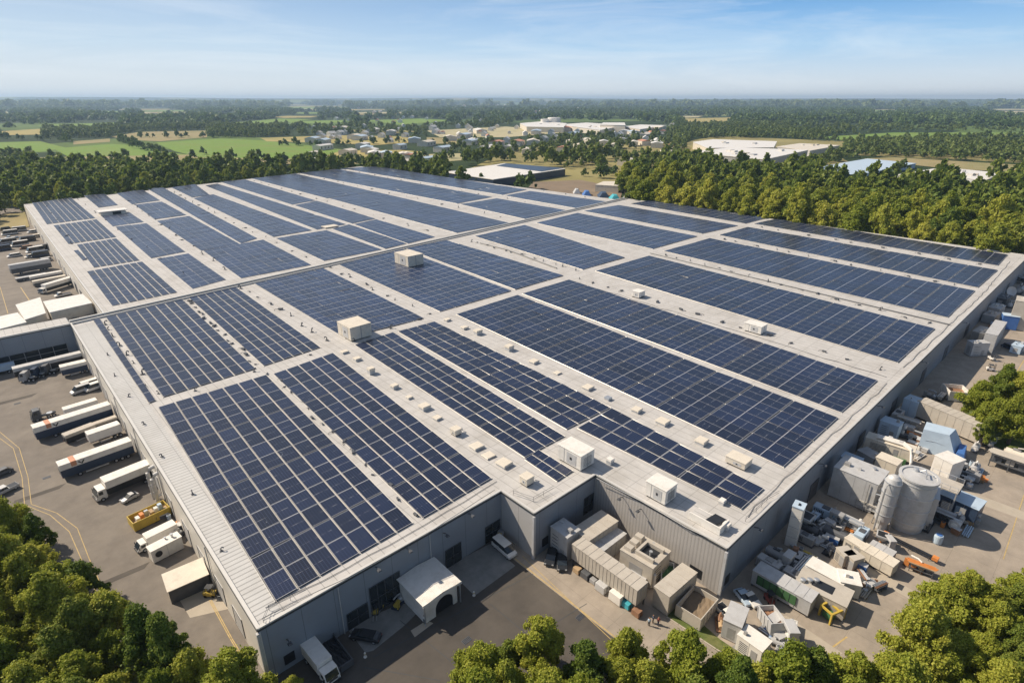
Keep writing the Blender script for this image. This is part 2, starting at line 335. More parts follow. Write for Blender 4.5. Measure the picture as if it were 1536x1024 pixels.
for k, (x, y) in enumerate([(70, 716), (26, 605), (240, 742), (700, 960), (870, 925), (1120, 965), (1350, 880)]):
    c_ = P(x, y); t = thing('drain_cover', ['drain cover between the yellow lines of the left yard', 'drain cover in the open left yard near the truck tractor', 'drain cover ahead of the white box truck', 'drain cover in the dark front yard', 'drain cover on the concrete drive', 'drain cover at the lower right yard', 'drain cover beside the orange baler'][k], 'drain', (c_.x, c_.y, .06))
    MB().box(-.8, .8, -.5, .5, -.02, .0).build('frame', M['dgrey'], t)
    g_ = MB()
    for i in range(7): g_.box(-.7+i*.22, -.6+i*.22, -.42, .42, .001, .03)
    g_.build('grate', M['black'], t)
# kerb beside the concrete drive
kb = MB()
q0, q1 = P(1000, 925), P(1115, 1000)
for k in range(6):
    a, b = q0.lerp(q1, k/6), q0.lerp(q1, (k+.97)/6); d = (b-a).normalized(); s_ = Vector((-d.y, d.x, 0))*.12
    kb.hexa([a-s_, b-s_, b+s_, a+s_], [p+Vector((0, 0, .14)) for p in (a-s_, b-s_, b+s_, a+s_)])
o = kb.build('kerb', M['pad']); o['kind'] = 'structure'
#@@BUILDING
# ------------------------------------------------------------------ the warehouse
T = ROOF
wh = thing('warehouse', 'huge low grey warehouse whose pale metal roof carries the solar arrays', 'warehouse', (200, 250, 0))
off = -Vector((200, 250, 0))
def wp(m_, name, mb, label=None, **k):
    mb.v = [tuple(Vector(q)+off) for q in mb.v]; return mb.build(name, m_, wh, label=label, **k)
# near half outline, far half outline (counter-clockwise)
near = [(BX0, BY0), (BX1, BY0), (BX1, BY1), (BX2, BY1), (BX2, BY2), (BX3, BY2), (BX3, YJ1), (BX0+1, YJ0)]
fe = P(36, 307, T); fd = P(540, 250, T); fj = P(925, 300, T); f0 = P(152, 467, T)
far = [(f0.x, YJ0+1.2), (fj.x, YJ1+1.5), (fd.x, fd.y), (fe.x, fe.y)]
wp(M['roof2'], 'roof', MB().prism(near, T-.5, T), 'pale roof of the near half')
# the corrugated strip along the left eaves
lw = lambda y: BX0+1*(y-BY0)/(YJ0-BY0)
wp(M['roof'], 'roof_sheeting', MB().prism([(lw(72)+.2, BY0+.2), (19.3, BY0+.2), (23.2, YJ0-4), (lw(YJ0)+.2, YJ0-4)], T+.005, T+.03), 'corrugated roof sheeting along the left eaves')
wp(M['roof2'], 'roof', MB().prism(far, T-.5, T+.1), 'pale roof of the far half')
def wall(a, b, m_, z1=T, th=.3, name='wall', label=None):
    a, b = Vector((*a, 0)), Vector((*b, 0)); d = (b-a).normalized(); s_ = Vector((-d.y, d.x, 0))*th   # outside on the right of a->b
    mb = MB(); mb.hexa([a, b, b+s_, a+s_], [p+Vector((0, 0, z1-.55)) for p in (a, b, b+s_, a+s_)])
    return wp(m_, name, mb, label)
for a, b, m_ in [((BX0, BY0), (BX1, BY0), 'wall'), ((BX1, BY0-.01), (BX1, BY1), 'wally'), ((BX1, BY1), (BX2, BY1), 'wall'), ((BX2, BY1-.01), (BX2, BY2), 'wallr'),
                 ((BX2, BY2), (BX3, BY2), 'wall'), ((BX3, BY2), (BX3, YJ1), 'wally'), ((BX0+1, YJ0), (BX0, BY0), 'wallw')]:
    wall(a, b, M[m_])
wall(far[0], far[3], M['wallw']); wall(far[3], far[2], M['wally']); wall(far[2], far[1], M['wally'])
# coping along every roof edge, a dark gutter line under it
def edging(poly, skip=()):
    for k in range(len(poly)):
        if k in skip: continue
        a, b = Vector((*poly[k], 0)), Vector((*poly[(k+1) % len(poly)], 0)); d = (b-a).normalized(); s_ = Vector((d.y, -d.x, 0))
        def bar(o0, o1, z0, z1, m_, nm):
            q = [a+s_*o0-d*.0, b+s_*o0, b+s_*o1, a+s_*o1]
            wp(M[m_], nm, MB().hexa([p+Vector((0, 0, z0)) for p in q], [p+Vector((0, 0, z1)) for p in q]))
        bar(-.45, .12, T+.002+k*.001, T+.26+k*.003, 'coping', 'coping')
        bar(.02, .16+k*.002, T-.34, T-.02+k*.002, 'darkline', 'gutter')
edging(near, (6,)); edging(far, (0,))
# expansion joint between the halves: two kerbs and a dark channel
ja, jb = Vector((-70, YJ0-6.6, 0)), Vector((BX3-.5, YJ1+.6, 0)); ja = Vector((BX0+1, YJ0+.6, 0))
d = (jb-ja).normalized(); s_ = Vector((-d.y, d.x, 0))
for o0, o1, h, m_ in ((-2.6, -2.0, .5, 'coping'), (-2.0, 0, .12, 'darkline'), (0, .9, .75, 'coping'), (.9, 1.6, .2, 'darkline')):
    q = [ja+s_*o0, jb+s_*o0, jb+s_*o1, ja+s_*o1]
    wp(M[m_], 'expansion_joint', MB().hexa([p+Vector((0, 0, T+.11)) for p in q], [p+Vector((0, 0, T+.1+h)) for p in q]))
for (x, y) in [(BX0, BY0), (BX1, BY0), (BX1, BY1), (BX2, BY1), (BX2, BY2), (BX3, BY2)]:
    sx = -1 if (x, y) in ((BX0, BY0), (BX1, BY1), (BX2, BY2)) or x == BX2 and y == BY1 else 1
    if (x, y) in ((BX1, BY0), (BX2, BY1)): continue
    wp(M['lgrey'], 'corner_trim', MB().box(x-.36, x+.16, y-.36, y+.16, 0, T-.56))
# doors, windows, lamps in the walls -------------------------------------------------
def onfront(x, y): # photo pixel -> point on the front wall plane
    d = FW*F+RT*(x-CX)-UP*(y-CY); t = (BY0)/d.y; return Vector((d.x*t, BY0, CAMZ+d.z*t))
def opening(x0, x1, z0, z1, y=None, x=None, m_='glass', bars=2, name='door', frame=True, dy=.06):
    mb = MB(); fr = MB()
    if y is not None:
        mb.box(x0, x1, y-dy, y+.1, z0, z1)
        for k in range(bars+1): q = x0+(x1-x0)*k/bars; fr.box(q-.06, q+.06, y-dy-.05, y-dy, z0, z1)
        for q in ([z0, z1] if z1-z0 < 2 else [z0, (z0+z1)/2, z1]): fr.box(x0-.07, x1+.07, y-dy-.09, y-dy-.052, q-.06, q+.06)
    else:
        mb.box(x-dy, x+.1, x0, x1, z0, z1)
        for k in range(bars+1): q = x0+(x1-x0)*k/bars; fr.box(x-dy-.05, x-dy, q-.06, q+.06, z0, z1)
        for q in (z0, z1): fr.box(x-dy-.09, x-dy-.052, x0-.07, x1+.07, q-.06, q+.06)
    o = wp(M[m_], name, mb)
    if frame:
        fo = fr; fo.v = [tuple(Vector(q)+off) for q in fo.v]; f2 = fo.build('frame', M['dgrey'], o)
    return o
for (a, b, z0, z1, bars) in [(516, 549, 0, 3.6, 2), (555, 602, 0.3, 6.2, 4), (667, 691, 0, 4.4, 2), (728, 750, 0, 4.2, 2)]:
    xa, xb = onfront(a, 900 if a < 600 else 820).x, onfront(b, 890 if a < 600 else 810).x
    opening(xa, xb, z0, z1, y=BY0, bars=bars, name='door')
opening(onfront(424, 980).x, onfront(441, 975).x, 1.0, 2.9, y=BY0, bars=1, name='window', frame=False, m_='black')
def xon(x, y, Y):
    d = FW*F+RT*(x-CX)-UP*(y-CY); t = Y/d.y; return d.x*t
opening(xon(875, 765, BY1), xon(889, 760, BY1), 2.2, 6.4, y=BY1, bars=2, name='door')
opening(xon(813, 815, BY1), xon(822, 812, BY1), 1.2, 3.2, y=BY1, bars=1, name='window', frame=False, m_='black')
opening(36.5, 39, 1.0, 3.0, x=BX2, bars=1, name='window', frame=False, m_='black')
opening(BX2+1.6, BX2+3.2, 1.2, 3.2, y=BY2, bars=1, name='window', frame=False, m_='black')
for xx in (120, 150, 176, 205, 232, 262, 300, 340): opening(xx, xx+4.5, 0, 4.6, y=BY2, bars=1, name='dock_door', m_='dgrey')
# dock doors with pale curved canopies on the left wall
for k, yy in enumerate((81, 90, 100, 110, 122, 133, 144, 155, 166, 178, 190, 202, 214, 226)):
    X = lw(yy)
    opening(yy, yy+4.2, .8, 4.9, x=X, bars=1, name='dock_door', m_='lgrey')
for yy in (270, 290, 306, 322, 340, 360, 380, 400, 430, 460, 500, 540):
    X = far[0][0]+(far[3][0]-far[0][0])*(yy-far[0][1])/(far[3][1]-far[0][1])
    opening(yy, yy+5, .8, 5.2, x=X-.05, bars=1, name='dock_door', m_='dgrey' if yy % 20 else 'lgrey', dy=.35)
# wall lamps
def walllamp(p, dirv):
    o = MB(); side = Vector((dirv.y, -dirv.x, 0)); 
    o.tube([p, p+dirv*.7+Vector((0, 0, .35)), p+dirv*1.3+Vector((0, 0, .3))], .09, 6)
    q = p+dirv*1.3+Vector((0, 0, .22)); o.box(q.x-.35, q.x+.35, q.y-.35, q.y+.35, q.z-.12, q.z+.1, .1, .1)
    wp(M['dgrey'], 'wall_lamp', o)
for a, b in ((563, 850), (610, 822), (665, 799), (703, 770), (430, 958)): walllamp(onfront(a, b), Vector((0, -1, 0)))
for yy, zz in ((55, 9.1), (50.5, 8.8)): walllamp(Vector((BX2, yy, zz)), Vector((-1, 0, 0)))
for xx in (92, 122, 160, 200, 250): walllamp(Vector((xx, BY2, 9.3)), Vector((0, -1, 0)))
# skirting shadow gap at the wall foot and downpipes
for yy in (96, 128, 150, 172, 196, 220): wp(M['lgrey'], 'downpipe', MB().tube([(lw(yy)-.2, yy, 0), (lw(yy)-.2, yy, T-.6)], .11, 6))
for xx in (28, 46): wp(M['lgrey'], 'downpipe', MB().tube([(xx, BY0-.15, 0), (xx, BY0-.15, T-.5)], .09, 6))
# ------------------------------------------------------------------ left wing: wall plus low annexes
wg = thing('wing_building', 'low grey wing with a band of dark windows above the parked trucks', 'building', (-30, 246, 0)); woff = Vector((30, -246, 0))
def gp(m_, name, mb, parent=None): mb.v = [tuple(Vector(q)+woff) for q in mb.v]; return mb.build(name, M[m_], parent or wg)
gp('wall', 'wall', MB().box(-95, BX0+.9, YJ0-.9, YJ0+8, 0, T-.1))
gp('roof2', 'roof', MB().box(-95, BX0+.7, YJ0-.7, YJ0+8.2, T-.09, T+.05))
gp('coping', 'coping', MB().box(-95, BX0+.8, YJ0-1.1, YJ0-.6, T-.15, T+.35))
gp('darkline', 'gutter', MB().box(-95, BX0+.7, YJ0-1.14, YJ0-1.0, T-.45, T-.16))
w_ = gp('glass', 'window', MB().box(-18, 13.5, YJ0-1.05, YJ0-.5, .6, 4.2))
mb = MB()
for k in range(9): mb.box(-18+k*3.93-.08, -18+k*3.93+.08, YJ0-1.12, YJ0-1.06, .6, 4.2)
mb.box(-18, 13.5, YJ0-1.16, YJ0-1.125, 2.3, 2.45); gp('grey', 'frame', mb, w_)
def pxbox(pp, z0, z1): 
    q = [P(a, b, z1) for a, b in pp]
    ar = sum(q[i].x*q[(i+1) % len(q)].y-q[(i+1) % len(q)].x*q[i].y for i in range(len(q)))
    if ar < 0: q = q[::-1]
    return q
def annex(pp, z1, label):
    q = pxbox(pp, 0, z1); c = sum(q, Vector())/len(q); c.z = 0
    a = thing('annex_building', label, 'building', c)
    body = MB().hexa([Vector((p.x, p.y, 0))-c for p in q], [Vector((p.x, p.y, z1-.3))-c for p in q]).build('wall', M['cream'], a)
    q2 = [p+(p-c-Vector((0, 0, z1))).normalized()*.4 for p in q]
    MB().hexa([Vector((p.x, p.y, z1-.3))-c for p in q2], [Vector((p.x, p.y, z1))-c for p in q2]).build('roof', M['white'], a)
    return a, c
an, c = annex([(24, 457), (60, 446), (68, 469), (37, 479)], 9.2, 'cream flat-roofed annex behind the wing parapet, left of the long one')
an2, c2 = annex([(66, 452), (123, 441), (137, 454), (75, 468)], 10.0, 'long cream flat-roofed annex against the far warehouse corner')
for k in range(3): MB().box(-6+k*5, -3.5+k*5, -9.2, -8.9, 3, 6).build('window', M['glass'], an2)
an3, c3 = annex([(-80, 492), (25, 469), (38, 483), (-60, 508)], 9.6, 'cream annex roof cut off by the left edge of the picture')
# ------------------------------------------------------------------ solar arrays
CF = [(4, 5, 6, 7), (3, 2, 1, 0), (0, 1, 5, 4), (1, 2, 6, 5), (2, 3, 7, 6), (3, 0, 4, 7)]
def cuv(r): return [0, 0, r, 0, r, r, 0, r]+[.25]*40
UVS = {'L': cuv(1), 'R': cuv(2), 'F': cuv(2)}
ARR = []
def array(label, q, kind, nu=None, nv=None, cut=()):
    fl, fr, nr, nl = [P(a, b, T) for a, b in q]
    z = T+.55; ctr = (fl+fr+nr+nl)/4; ctr.z = T
    w = ((fr-fl).length+(nr-nl).length)/2; l = ((fl-nl).length+(fr-nr).length)/2
    cu, cv = {'L': (4.0, 5.75), 'R': (8.0, 11.0), 'F': (8.2, 11.5), 'S': (12, 14)}[kind]
    nu = nu or max(1, round(w/cu)); nv = nv or max(1, round(l/cv))
    t = thing('solar_array', label, 'solar array', ctr, 0, 'solar arrays on the warehouse roof')
    def bil(u, v): return (nl*(1-u)+nr*u)*(1-v)+(fl*(1-u)+fr*u)*v
    if kind == 'S':
        me = bpy.data.meshes.new('solar_panel'); vs = []; fs = []; uvs = []
        for j in range(nv+1):
            for i in range(nu+1): p = bil(i/nu, j/nv)-ctr; vs.append((p.x, p.y, .5)); uvs.append((i*2., j*2.))
        for j in range(nv):
            for i in range(nu): a = j*(nu+1)+i; fs.append((a, a+1, a+nu+2, a+nu+1))
        me.from_pydata(vs, [], fs); uv = me.uv_layers.new(name='UVMap')
        for lp in me.loops: uv.data[lp.index].uv = uvs[lp.vertex_index]
        me.materials.append(M['pv2']); o = bpy.data.objects.new('solar_panel', me); C.objects.link(o); o.parent = t
        s_ = o.modifiers.new('thickness', 'SOLIDIFY'); s_.thickness = .1
        rail = MB()
    gapu = {'L': .34, 'R': .10, 'F': .16, 'S': 0}[kind]; gapv = {'L': .10, 'R': .42, 'F': .22, 'S': 0}[kind]
    if kind != 'S':
        for j in range(nv):
            for i in range(nu):
                if (i, j) in cut: continue
                a, b, c_, d_ = bil(i/nu, j/nv), bil((i+1)/nu, j/nv), bil((i+1)/nu, (j+1)/nv), bil(i/nu, (j+1)/nv)
                m_ = (a+b+c_+d_)/4; ex = (b+c_-a-d_)/2; ey = (d_+c_-a-b)/2
                gv = gapv; sh = 0
                if kind == 'L' and (nv-1-j) % 4 == 3: gv = .42; sh = .16
                fu = (1-gapu/ex.length)/2; fv = (1-gv/ey.length)/2
                me = bpy.data.meshes.new('solar_panel'); zz = .22+random.uniform(-.015, .015); tx, ty = random.gauss(0, .007), random.gauss(0, .007)
                cs = []
                for (su, sv) in ((-1, -1), (1, -1), (1, 1), (-1, 1)):
                    q_ = ex*su*fu+ey*sv*fv; cs.append((q_.x, q_.y, q_.x*tx+q_.y*ty))
                me.from_pydata([(x, y, z_) for x, y, z_ in cs]+[(x, y, z_+.1) for x, y, z_ in cs], [], CF); uv = me.uv_layers.new(name='UVMap')
                uv.data.foreach_set('uv', UVS[kind]); me.materials.append(M['pv2' if kind == 'F' else 'pv'])
                o = bpy.data.objects.new('solar_panel', me); C.objects.link(o); o.parent = t
                o.location = (m_.x-ctr.x, m_.y-ctr.y+sh, zz)
    # mounting rails under the panels
    r = MB()
    for i in range(nu+1):
        a, b = bil(min(1, i/nu), 0)-ctr, bil(min(1, i/nu), 1)-ctr
        r.tube([a+Vector((0, 0, .15)), b+Vector((0, 0, .15))], .07, 4)
    if l > 8:
        for j in range(0, nv+1, 2):
            for i in range(0, nu+1, 2):
                p = bil(i/nu, j/nv)-ctr; r.box(p.x-.08, p.x+.08, p.y-.08, p.y+.08, 0, .15)
    r.build('mounting_rail', M['coping'], t)
    ARR.append((label, nu*nv)); return t
A = array
A('widest near solar array, at the front left corner of the roof', [(237, 612), (400, 563), (620, 785), (413, 903)], 'L', 7, 14)
A('second near solar array from the left, ending above the white canopy', [(410, 562), (500, 530), (738, 718), (634, 778)], 'L', 5, 14)
A('long near array right of the vent aisle, ending at the big white rooftop unit', [(532, 518), (590, 499), (847, 655), (787, 687)], 'L', 4, 15)
A('short strip of panels stepping down left of the big white rooftop unit', [(787, 690), (808, 675), (860, 707), (835, 723)], 'L', 2, 3)
A('near array just right of the thin gap, ending behind the big white rooftop unit', [(597, 498), (652, 483), (916, 612), (850, 645)], 'L', 4, 14)
A('front array running from the big white rooftop unit to the near right roof corner', [(866, 643), (918, 613), (1146, 734), (1112, 765)], 'L', 3, 6)
A('near right array whose front end is left of the pale aisle unit', [(684, 472), (776, 443), (1258, 628), (1176, 702)], 'R')
A('narrow right array right beside the thin gap, ending at the right eaves', [(783, 441), (853, 420), (1317, 572), (1263, 620)], 'R', 4)
A('right array behind the small white unit in the wide aisle', [(893, 407), (973, 384), (1403, 494), (1347, 545)], 'R')
A('right array between the piped aisle and the next aisle beyond', [(995, 377), (1064, 358), (1463, 437), (1422, 477)], 'R')
A('second array from the back right eaves, in the right half', [(1078, 353), (1121, 341), (1497, 406), (1467, 432)], 'R')
A('backmost right array along the tree side eaves', [(1130, 336), (1163, 329), (1512, 383), (1497, 399)], 'R')
A('single file of panels beside the corrugated strip on the left eaves', [(139.5, 481), (150, 478), (235, 602), (223.5, 606)], 'L', 1, 12)
A('left array of nine columns just in front of the expansion joint', [(159, 477), (274, 449.5), (384.6, 554), (245, 597)], 'L', 8, 12)
A('array left of the large rooftop unit, second in front of the joint', [(283, 447), (354, 431), (482, 522), (396, 550)], 'L', 6, 12)
A('array behind the large white rooftop unit', [(382, 426), (485, 403), (636, 478), (518, 508)], 'F', 7)
A('array left of the box unit by the expansion joint', [(509, 398), (602, 374), (767, 437), (660, 468)], 'F')
A('array right of the box unit by the expansion joint', [(608, 373), (671, 361), (845, 414), (773, 435)], 'F')
A('array between the piped aisle and the next, in front of the joint', [(712, 355), (787, 338), (937, 387), (874, 405)], 'F')
A('array in front of the joint, third from its right end', [(804, 335), (866, 320), (1046, 355), (979, 374)], 'F')
A('array in front of the joint with bare patches, second from its right end', [(875, 317), (928, 308), (1107, 339), (1053, 351)], 'F')
A('small array at the right end of the expansion joint', [(945, 306), (975, 301), (1152, 327), (1118, 336)], 'F')
# far half
A('farthest left array at the left back corner', [(48, 305), (107, 297), (143.5, 327.6), (70, 337)], 'L', 8, 12)
A('second array from the left back corner along the left eaves', [(80, 339), (145.5, 329.6), (175, 356), (102.5, 366.7)], 'L', 8, 8)
A('third array from the left back corner along the left eaves', [(115, 368), (175, 358), (210, 391), (140.6, 402)], 'L', 7, 7)
A('tiny two column patch of panels by the left eaves', [(110, 376.5), (118, 375.5), (132, 390), (124, 391.5)], 'L', 1, 4)
A('left array just behind the expansion joint', [(130, 408), (214, 393), (266.6, 439), (168, 459.5)], 'L', 8, 7)
A('array behind the low unit at the left back of the roof', [(126, 294), (157, 291), (177, 308), (148, 312)], 'F')
A('array just in front of the low unit at the left back', [(153, 325.7), (196, 320), (216, 333.5), (169, 340)], 'F')
A('second file array two blocks in front of the low unit', [(173, 341), (220, 335.4), (278, 378), (226.5, 388)], 'F')
A('second array from the left just behind the expansion joint', [(235, 389), (283, 381), (339, 420), (289, 434)], 'F')
A('third file array at the back left eaves', [(175, 290.5), (214, 285), (240, 301), (198, 307)], 'F')
A('third file array, second from the back eaves', [(202, 308), (243, 303), (280, 323), (232, 329.6)], 'F')
A('third file array, third from the back eaves', [(235, 332), (284, 324.7), (360, 366.7), (301.7, 376.7)], 'F')
A('third file array just behind the expansion joint', [(305, 377), (395, 360), (467, 398), (361.7, 418)], 'F')
A('narrow tapering array between a thin gap and a vent aisle, left back', [(220, 283), (245, 282), (386, 358), (362, 366)], 'F')
A('short array at the back eaves, fourth file', [(257, 281.7), (293, 276.7), (315, 293), (288, 296.7)], 'F')
A('long array behind the joint between two vent aisles, fourth file', [(290, 298), (320, 292), (468, 346), (410, 356)], 'F')
A('slim array right of the ending aisle, left of the thin gap', [(308, 279), (326, 276), (519, 337), (475, 345)], 'F')
A('wide array left of the flat hatch, touching the expansion joint', [(414, 358), (490, 346), (573, 375), (486, 392)], 'F')
A('array right of the flat hatch, touching the expansion joint', [(499, 344), (523.5, 337), (610, 366), (578, 374)], 'F')
A('fifth file array at the back eaves', [(330, 273), (368.6, 270), (472.6, 301), (438, 307.5)], 'F')
A('fifth file array, middle one', [(442, 308.6), (475, 301.5), (563, 328.5), (528, 336)], 'F')
A('fifth file array touching the expansion joint', [(531, 337), (564.5, 329.6), (653, 356), (612, 366)], 'F')
A('sixth file array at the back eaves', [(377, 268), (444, 261), (561, 288), (490, 298)], 'F')
A('sixth file array touching the joint, with a pale hatch in it', [(494, 298), (563, 288), (764, 335), (685, 350)], 'F')
A('seventh file array at the back eaves', [(448, 260), (506, 254), (738, 296), (686, 306)], 'F', 5, 12)
A('seventh file array touching the expansion joint', [(690, 307), (745, 298), (850, 316), (787, 329)], 'F')
A('farthest array along the back right eaves', [(515, 253.5), (564, 249.8), (790, 285), (753, 293)], 'F', 4, 14)
A('last array along the back right eaves beside the joint end', [(757, 294), (795, 287), (910, 303), (864, 313)], 'F')
print('arrays', len(ARR), 'panels', sum(a[1] for a in ARR), 'max', max(a[1] for a in ARR), [a for a in ARR if a[1] > 100])
#@@ROOFTOP
# ------------------------------------------------------------------ things on the roof
RZ = T+.02
def at(x, y, z=RZ): return P(x, y, z)
def rooftop_unit(x, y, L_, W_, H, label, m_='white', grille=False, pipe=False):
    t = thing('rooftop_unit', label, 'rooftop unit', at(x, y), 0)
    MB().box(-L_/2, L_/2, -W_/2, W_/2, .35, H-.12).build('casing', M[m_], t, bevel=.05)
    MB().box(-L_/2-.12, L_/2+.12, -W_/2-.12, W_/2+.12, H-.12, H, .03, .03).build('lid', M[m_], t, bevel=.03)
    for sy in (-1, 1): MB().box(-L_/2+.2, L_/2-.2, sy*W_/2*.8-.12, sy*W_/2*.8+.12, 0, .35).build('skid', M['dgrey'], t)
    p = MB().box(-L_/2-.05, -L_/2-.003, -W_*.3, W_*.1, .7, H-.6).build('access_panel', M['lgrey'], t)
    MB().box(-L_/2-.1, -L_/2-.052, -W_*.12, -W_*.04, H*.45, H*.6).build('handle', M['black'], p)
    if grille:
        gm = MB()
        for k in range(7): gm.box(-L_*.3, L_*.3, -W_/2-.05, -W_/2-.003, .8+k*(H-1.6)/7, .8+k*(H-1.6)/7+.08)
        gm.build('grille', M['dgrey'], t)
    if H > 2.5:
        for sx in (-1, 1):
            MB().tube([(sx*L_*.24, W_/2+.003, H*.55), (sx*L_*.24, W_/2+.08, H*.55)], min(.8, L_*.16), 16).build('fan', M['dgrey'], t)
        MB().box(-L_*.02, L_*.02, -W_/2-.02, -W_/2-.003, .4, H-.2).build('panel_seam', M['grey'], t)
        MB().box(-L_/2-.02, -L_/2-.003, W_*.2, W_*.22, .4, H-.2).build('panel_seam', M['grey'], t)
    if pipe: MB().tube([(L_/2, 0, H*.6), (L_/2+.8, 0, H*.6), (L_/2+1, 0, .3)], .14, 8).build('pipe', M['steel'], t)
    return t
rooftop_unit(863, 692, 4.3, 6.6, 3.9, 'biggest white rooftop unit, on the bare patch behind the inner front corner', grille=True, pipe=True)
rooftop_unit(990, 745, 3.8, 4.6, 3.6, 'white rooftop unit above the ribbed lit wall, right of the biggest one', grille=True, pipe=True)
rooftop_unit(533, 503, 7.6, 8.6, 4.8, 'large cream rooftop unit where the vent aisle meets the cross walkway', 'cream', pipe=True)
rooftop_unit(614, 396, 8.5, 11.5, 5.4, 'cream rooftop unit on a grimy patch just in front of the expansion joint', 'cream')
rooftop_unit(1107, 696, 3.2, 4.4, 1.9, 'low cream rooftop unit in the vent aisle near the right eaves', 'cream')
rooftop_unit(1132, 497, 4.2, 6.0, 3.0, 'small white rooftop unit alone in the wide aisle of the right half', pipe=True)
rooftop_unit(957, 445, 4.0, 3.6, 2.6, 'white rooftop unit by the cross walkway, top of the wide aisle', pipe=True)
rooftop_unit(790, 725, 2.1, 2.1, 2.0, 'small cream ventilation cabinet near the stepped front edge', 'cream', pipe=True)
rooftop_unit(684, 651, 1.9, 2.0, 1.7, 'small cream cabinet standing tallest in the front vent aisle', 'cream', pipe=True)
rooftop_unit(495, 341, 8.5, 6.0, .9, 'flat cream hatch lying among the arrays of the far half', 'cream')
# low unit with a dark opening, left back
t = thing('rooftop_unit', 'wide low rooftop unit with a dark open hatch at the left back', 'rooftop unit', at(171, 321), 0); t.scale = (.6, .62, .75)
MB().box(-14, 12, -7, 7, .2, 3.4, 1.2, 1.2).build('casing', M['cream'], t); MB().box(-2, 6, -7.2, -6.0, .5, 2.8).build('opening', M['black'], t); MB().box(-15, 13, -7.5, 8, 3.402, 3.8).build('lid', M['white'], t)
# open topped curb with tilted dark hatch
t = thing('roof_hatch', 'white roof curb with a tilted dark hatch open above the near right corner', 'hatch', at(1062, 783), 0)
MB().box(-1.7, -1.45, -3.2, 3, 0, 1.5).build('curb', M['white'], t); MB().box(-1.45, 1.6, -3.2, -2.9, 0, 1.6).build('curb', M['white'], t); MB().box(1.3, 1.6, -2.9, 3, 0, .8).build('curb', M['white'], t)
MB().hexa([(-1.2, -1.9, 1.1), (1.5, -2.7, 1.3), (1.6, -.4, 1.2), (-.9, .1, 1.0)], [(-1.2, -1.9, 1.25), (1.5, -2.7, 1.45), (1.6, -.4, 1.35), (-.9, .1, 1.15)]).build('hatch_lid', M['black'], t)
MB().box(-1.44, 1.29, -2.89, 3, 0, .9).build('deck', M['roof2'], t)
# small curbs in the vent aisles
def small_vent(x, y, s_, h, label, group, m_='cream', first=[None]):
    if first[0] is None or first[0][1] != m_:
        t = thing('roof_vent', label, 'roof vent', at(x, y), 0, group)
        MB().box(-1, 1, -1, 1, 0, .55).build('curb', M['lgrey'], t); MB().box(-1.15, 1.15, -1.15, 1.15, .552, .85, .12, .12).build('cap', M[m_], t)
        first[0] = (t, m_); t.scale = (s_, s_, h); return t
    return dup(first[0][0], at(x, y), random.uniform(-.06, .06), label, group, (s_*random.uniform(.9, 1.1), s_*random.uniform(.9, 1.1), h))
vl = 'small cream curb vent in the row down the front vent aisle'
for (x, y, s_, h) in [(536, 540, .9, 1), (557, 560, .8, 2.2), (592, 582, .8, 1.3), (614, 597, .7, .7), (637, 613, 1.0, 1.4), (656, 628, .8, .7), (715, 671, 1.1, .8), (756, 697, 1.2, 1), (733, 684, 1, .5), (517, 529, .9, .8)]: small_vent(x, y, s_, h, vl, 'curb vents of the front aisle')
vl = 'small cream curb vent in the second vent aisle, right of the long near arrays'
for (x, y, s_, h) in [(671, 481, .9, .9), (697, 493, .9, 1), (717, 501, 1, 1.9), (764, 525, 1, 2), (801, 544, 1, 1), (836, 560, .9, .5), (882, 583, 1.1, 1), (955, 617, 1, 1.1), (994, 635, 1.2, 1.2), (1052, 665, 1.1, 1.4)]: small_vent(x, y, s_, h, vl, 'curb vents of the second aisle')
small_vent(912, 599, .7, .9, 'small steel dome vent between cream curbs in the second aisle', None, 'steel')
small_vent(1018, 810, .01, .01, 'x', None) if False else None
small_vent(1089, 793, .55, 1.6, 'tiny white cowl vent by the near right roof corner', None, 'white')
small_vent(915, 695, .6, 1.6, 'small white cowl vent in the shadow of the biggest rooftop unit', None, 'white')
small_vent(1083, 755, .5, 1.2, 'small white cowl vent behind the tilted roof hatch', None, 'white')
# gooseneck pipes and junction boxes scattered down the aisles
def mk_goose(label, group):
    t = thing('pipe_vent', label, 'pipe vent', (0, 0, 0), 0, group)
    MB().tube([(0, 0, 0), (0, 0, .8), (.15, 0, 1.0), (.45, 0, 1.0), (.55, 0, .75)], .14, 6).build('pipe', M['dgrey'], t)
    MB().box(-.35, .35, -.3, .3, 0, .12).build('flashing', M['dgrey'], t); return t
def mk_junction(label, group):
    t = thing('junction_box', label, 'junction box', (0, 0, 0), 0, group)
    MB().box(-.6, .6, -.28, .28, .15, .5).build('box', M['dgrey'], t, bevel=.03); MB().tube([(.6, 0, .3), (1.3, .2, .3), (1.5, .6, .05)], .06, 5).build('conduit', M['black'], t)
    MB().box(-.5, -.3, -.3, .3, 0, .149).build('foot', M['coping'], t); return t
gs = {}
def row(a, b, n, label, group, jit=.25, kind=None):
    for k in range(n):
        f = (k+.5+random.uniform(-jit, jit))/n; pa, pb = at(*a), at(*b); p = pa.lerp(pb, f); d = (pb-pa).normalized(); p += Vector((-d.y, d.x, 0))*random.uniform(-.9, .9)
        kd = kind or ('j' if random.random() < .6 else 'g')
        key = (kd, group)
        lb = label % ('junction box' if kd == 'j' else 'gooseneck pipe')
        if key not in gs: gs[key] = (mk_junction if kd == 'j' else mk_goose)(lb, group % ('junction boxes' if kd == 'j' else 'gooseneck pipes')); gs[key].location = p; gs[key].rotation_euler.z = random.uniform(0, 6); o = gs[key]
        else: o = dup(gs[key], p, random.uniform(0, 6.28), lb)
        sc = random.uniform(.55, 1.1)*(1.0 if p.length < 180 else 1.35); o.scale = (sc, sc, sc)
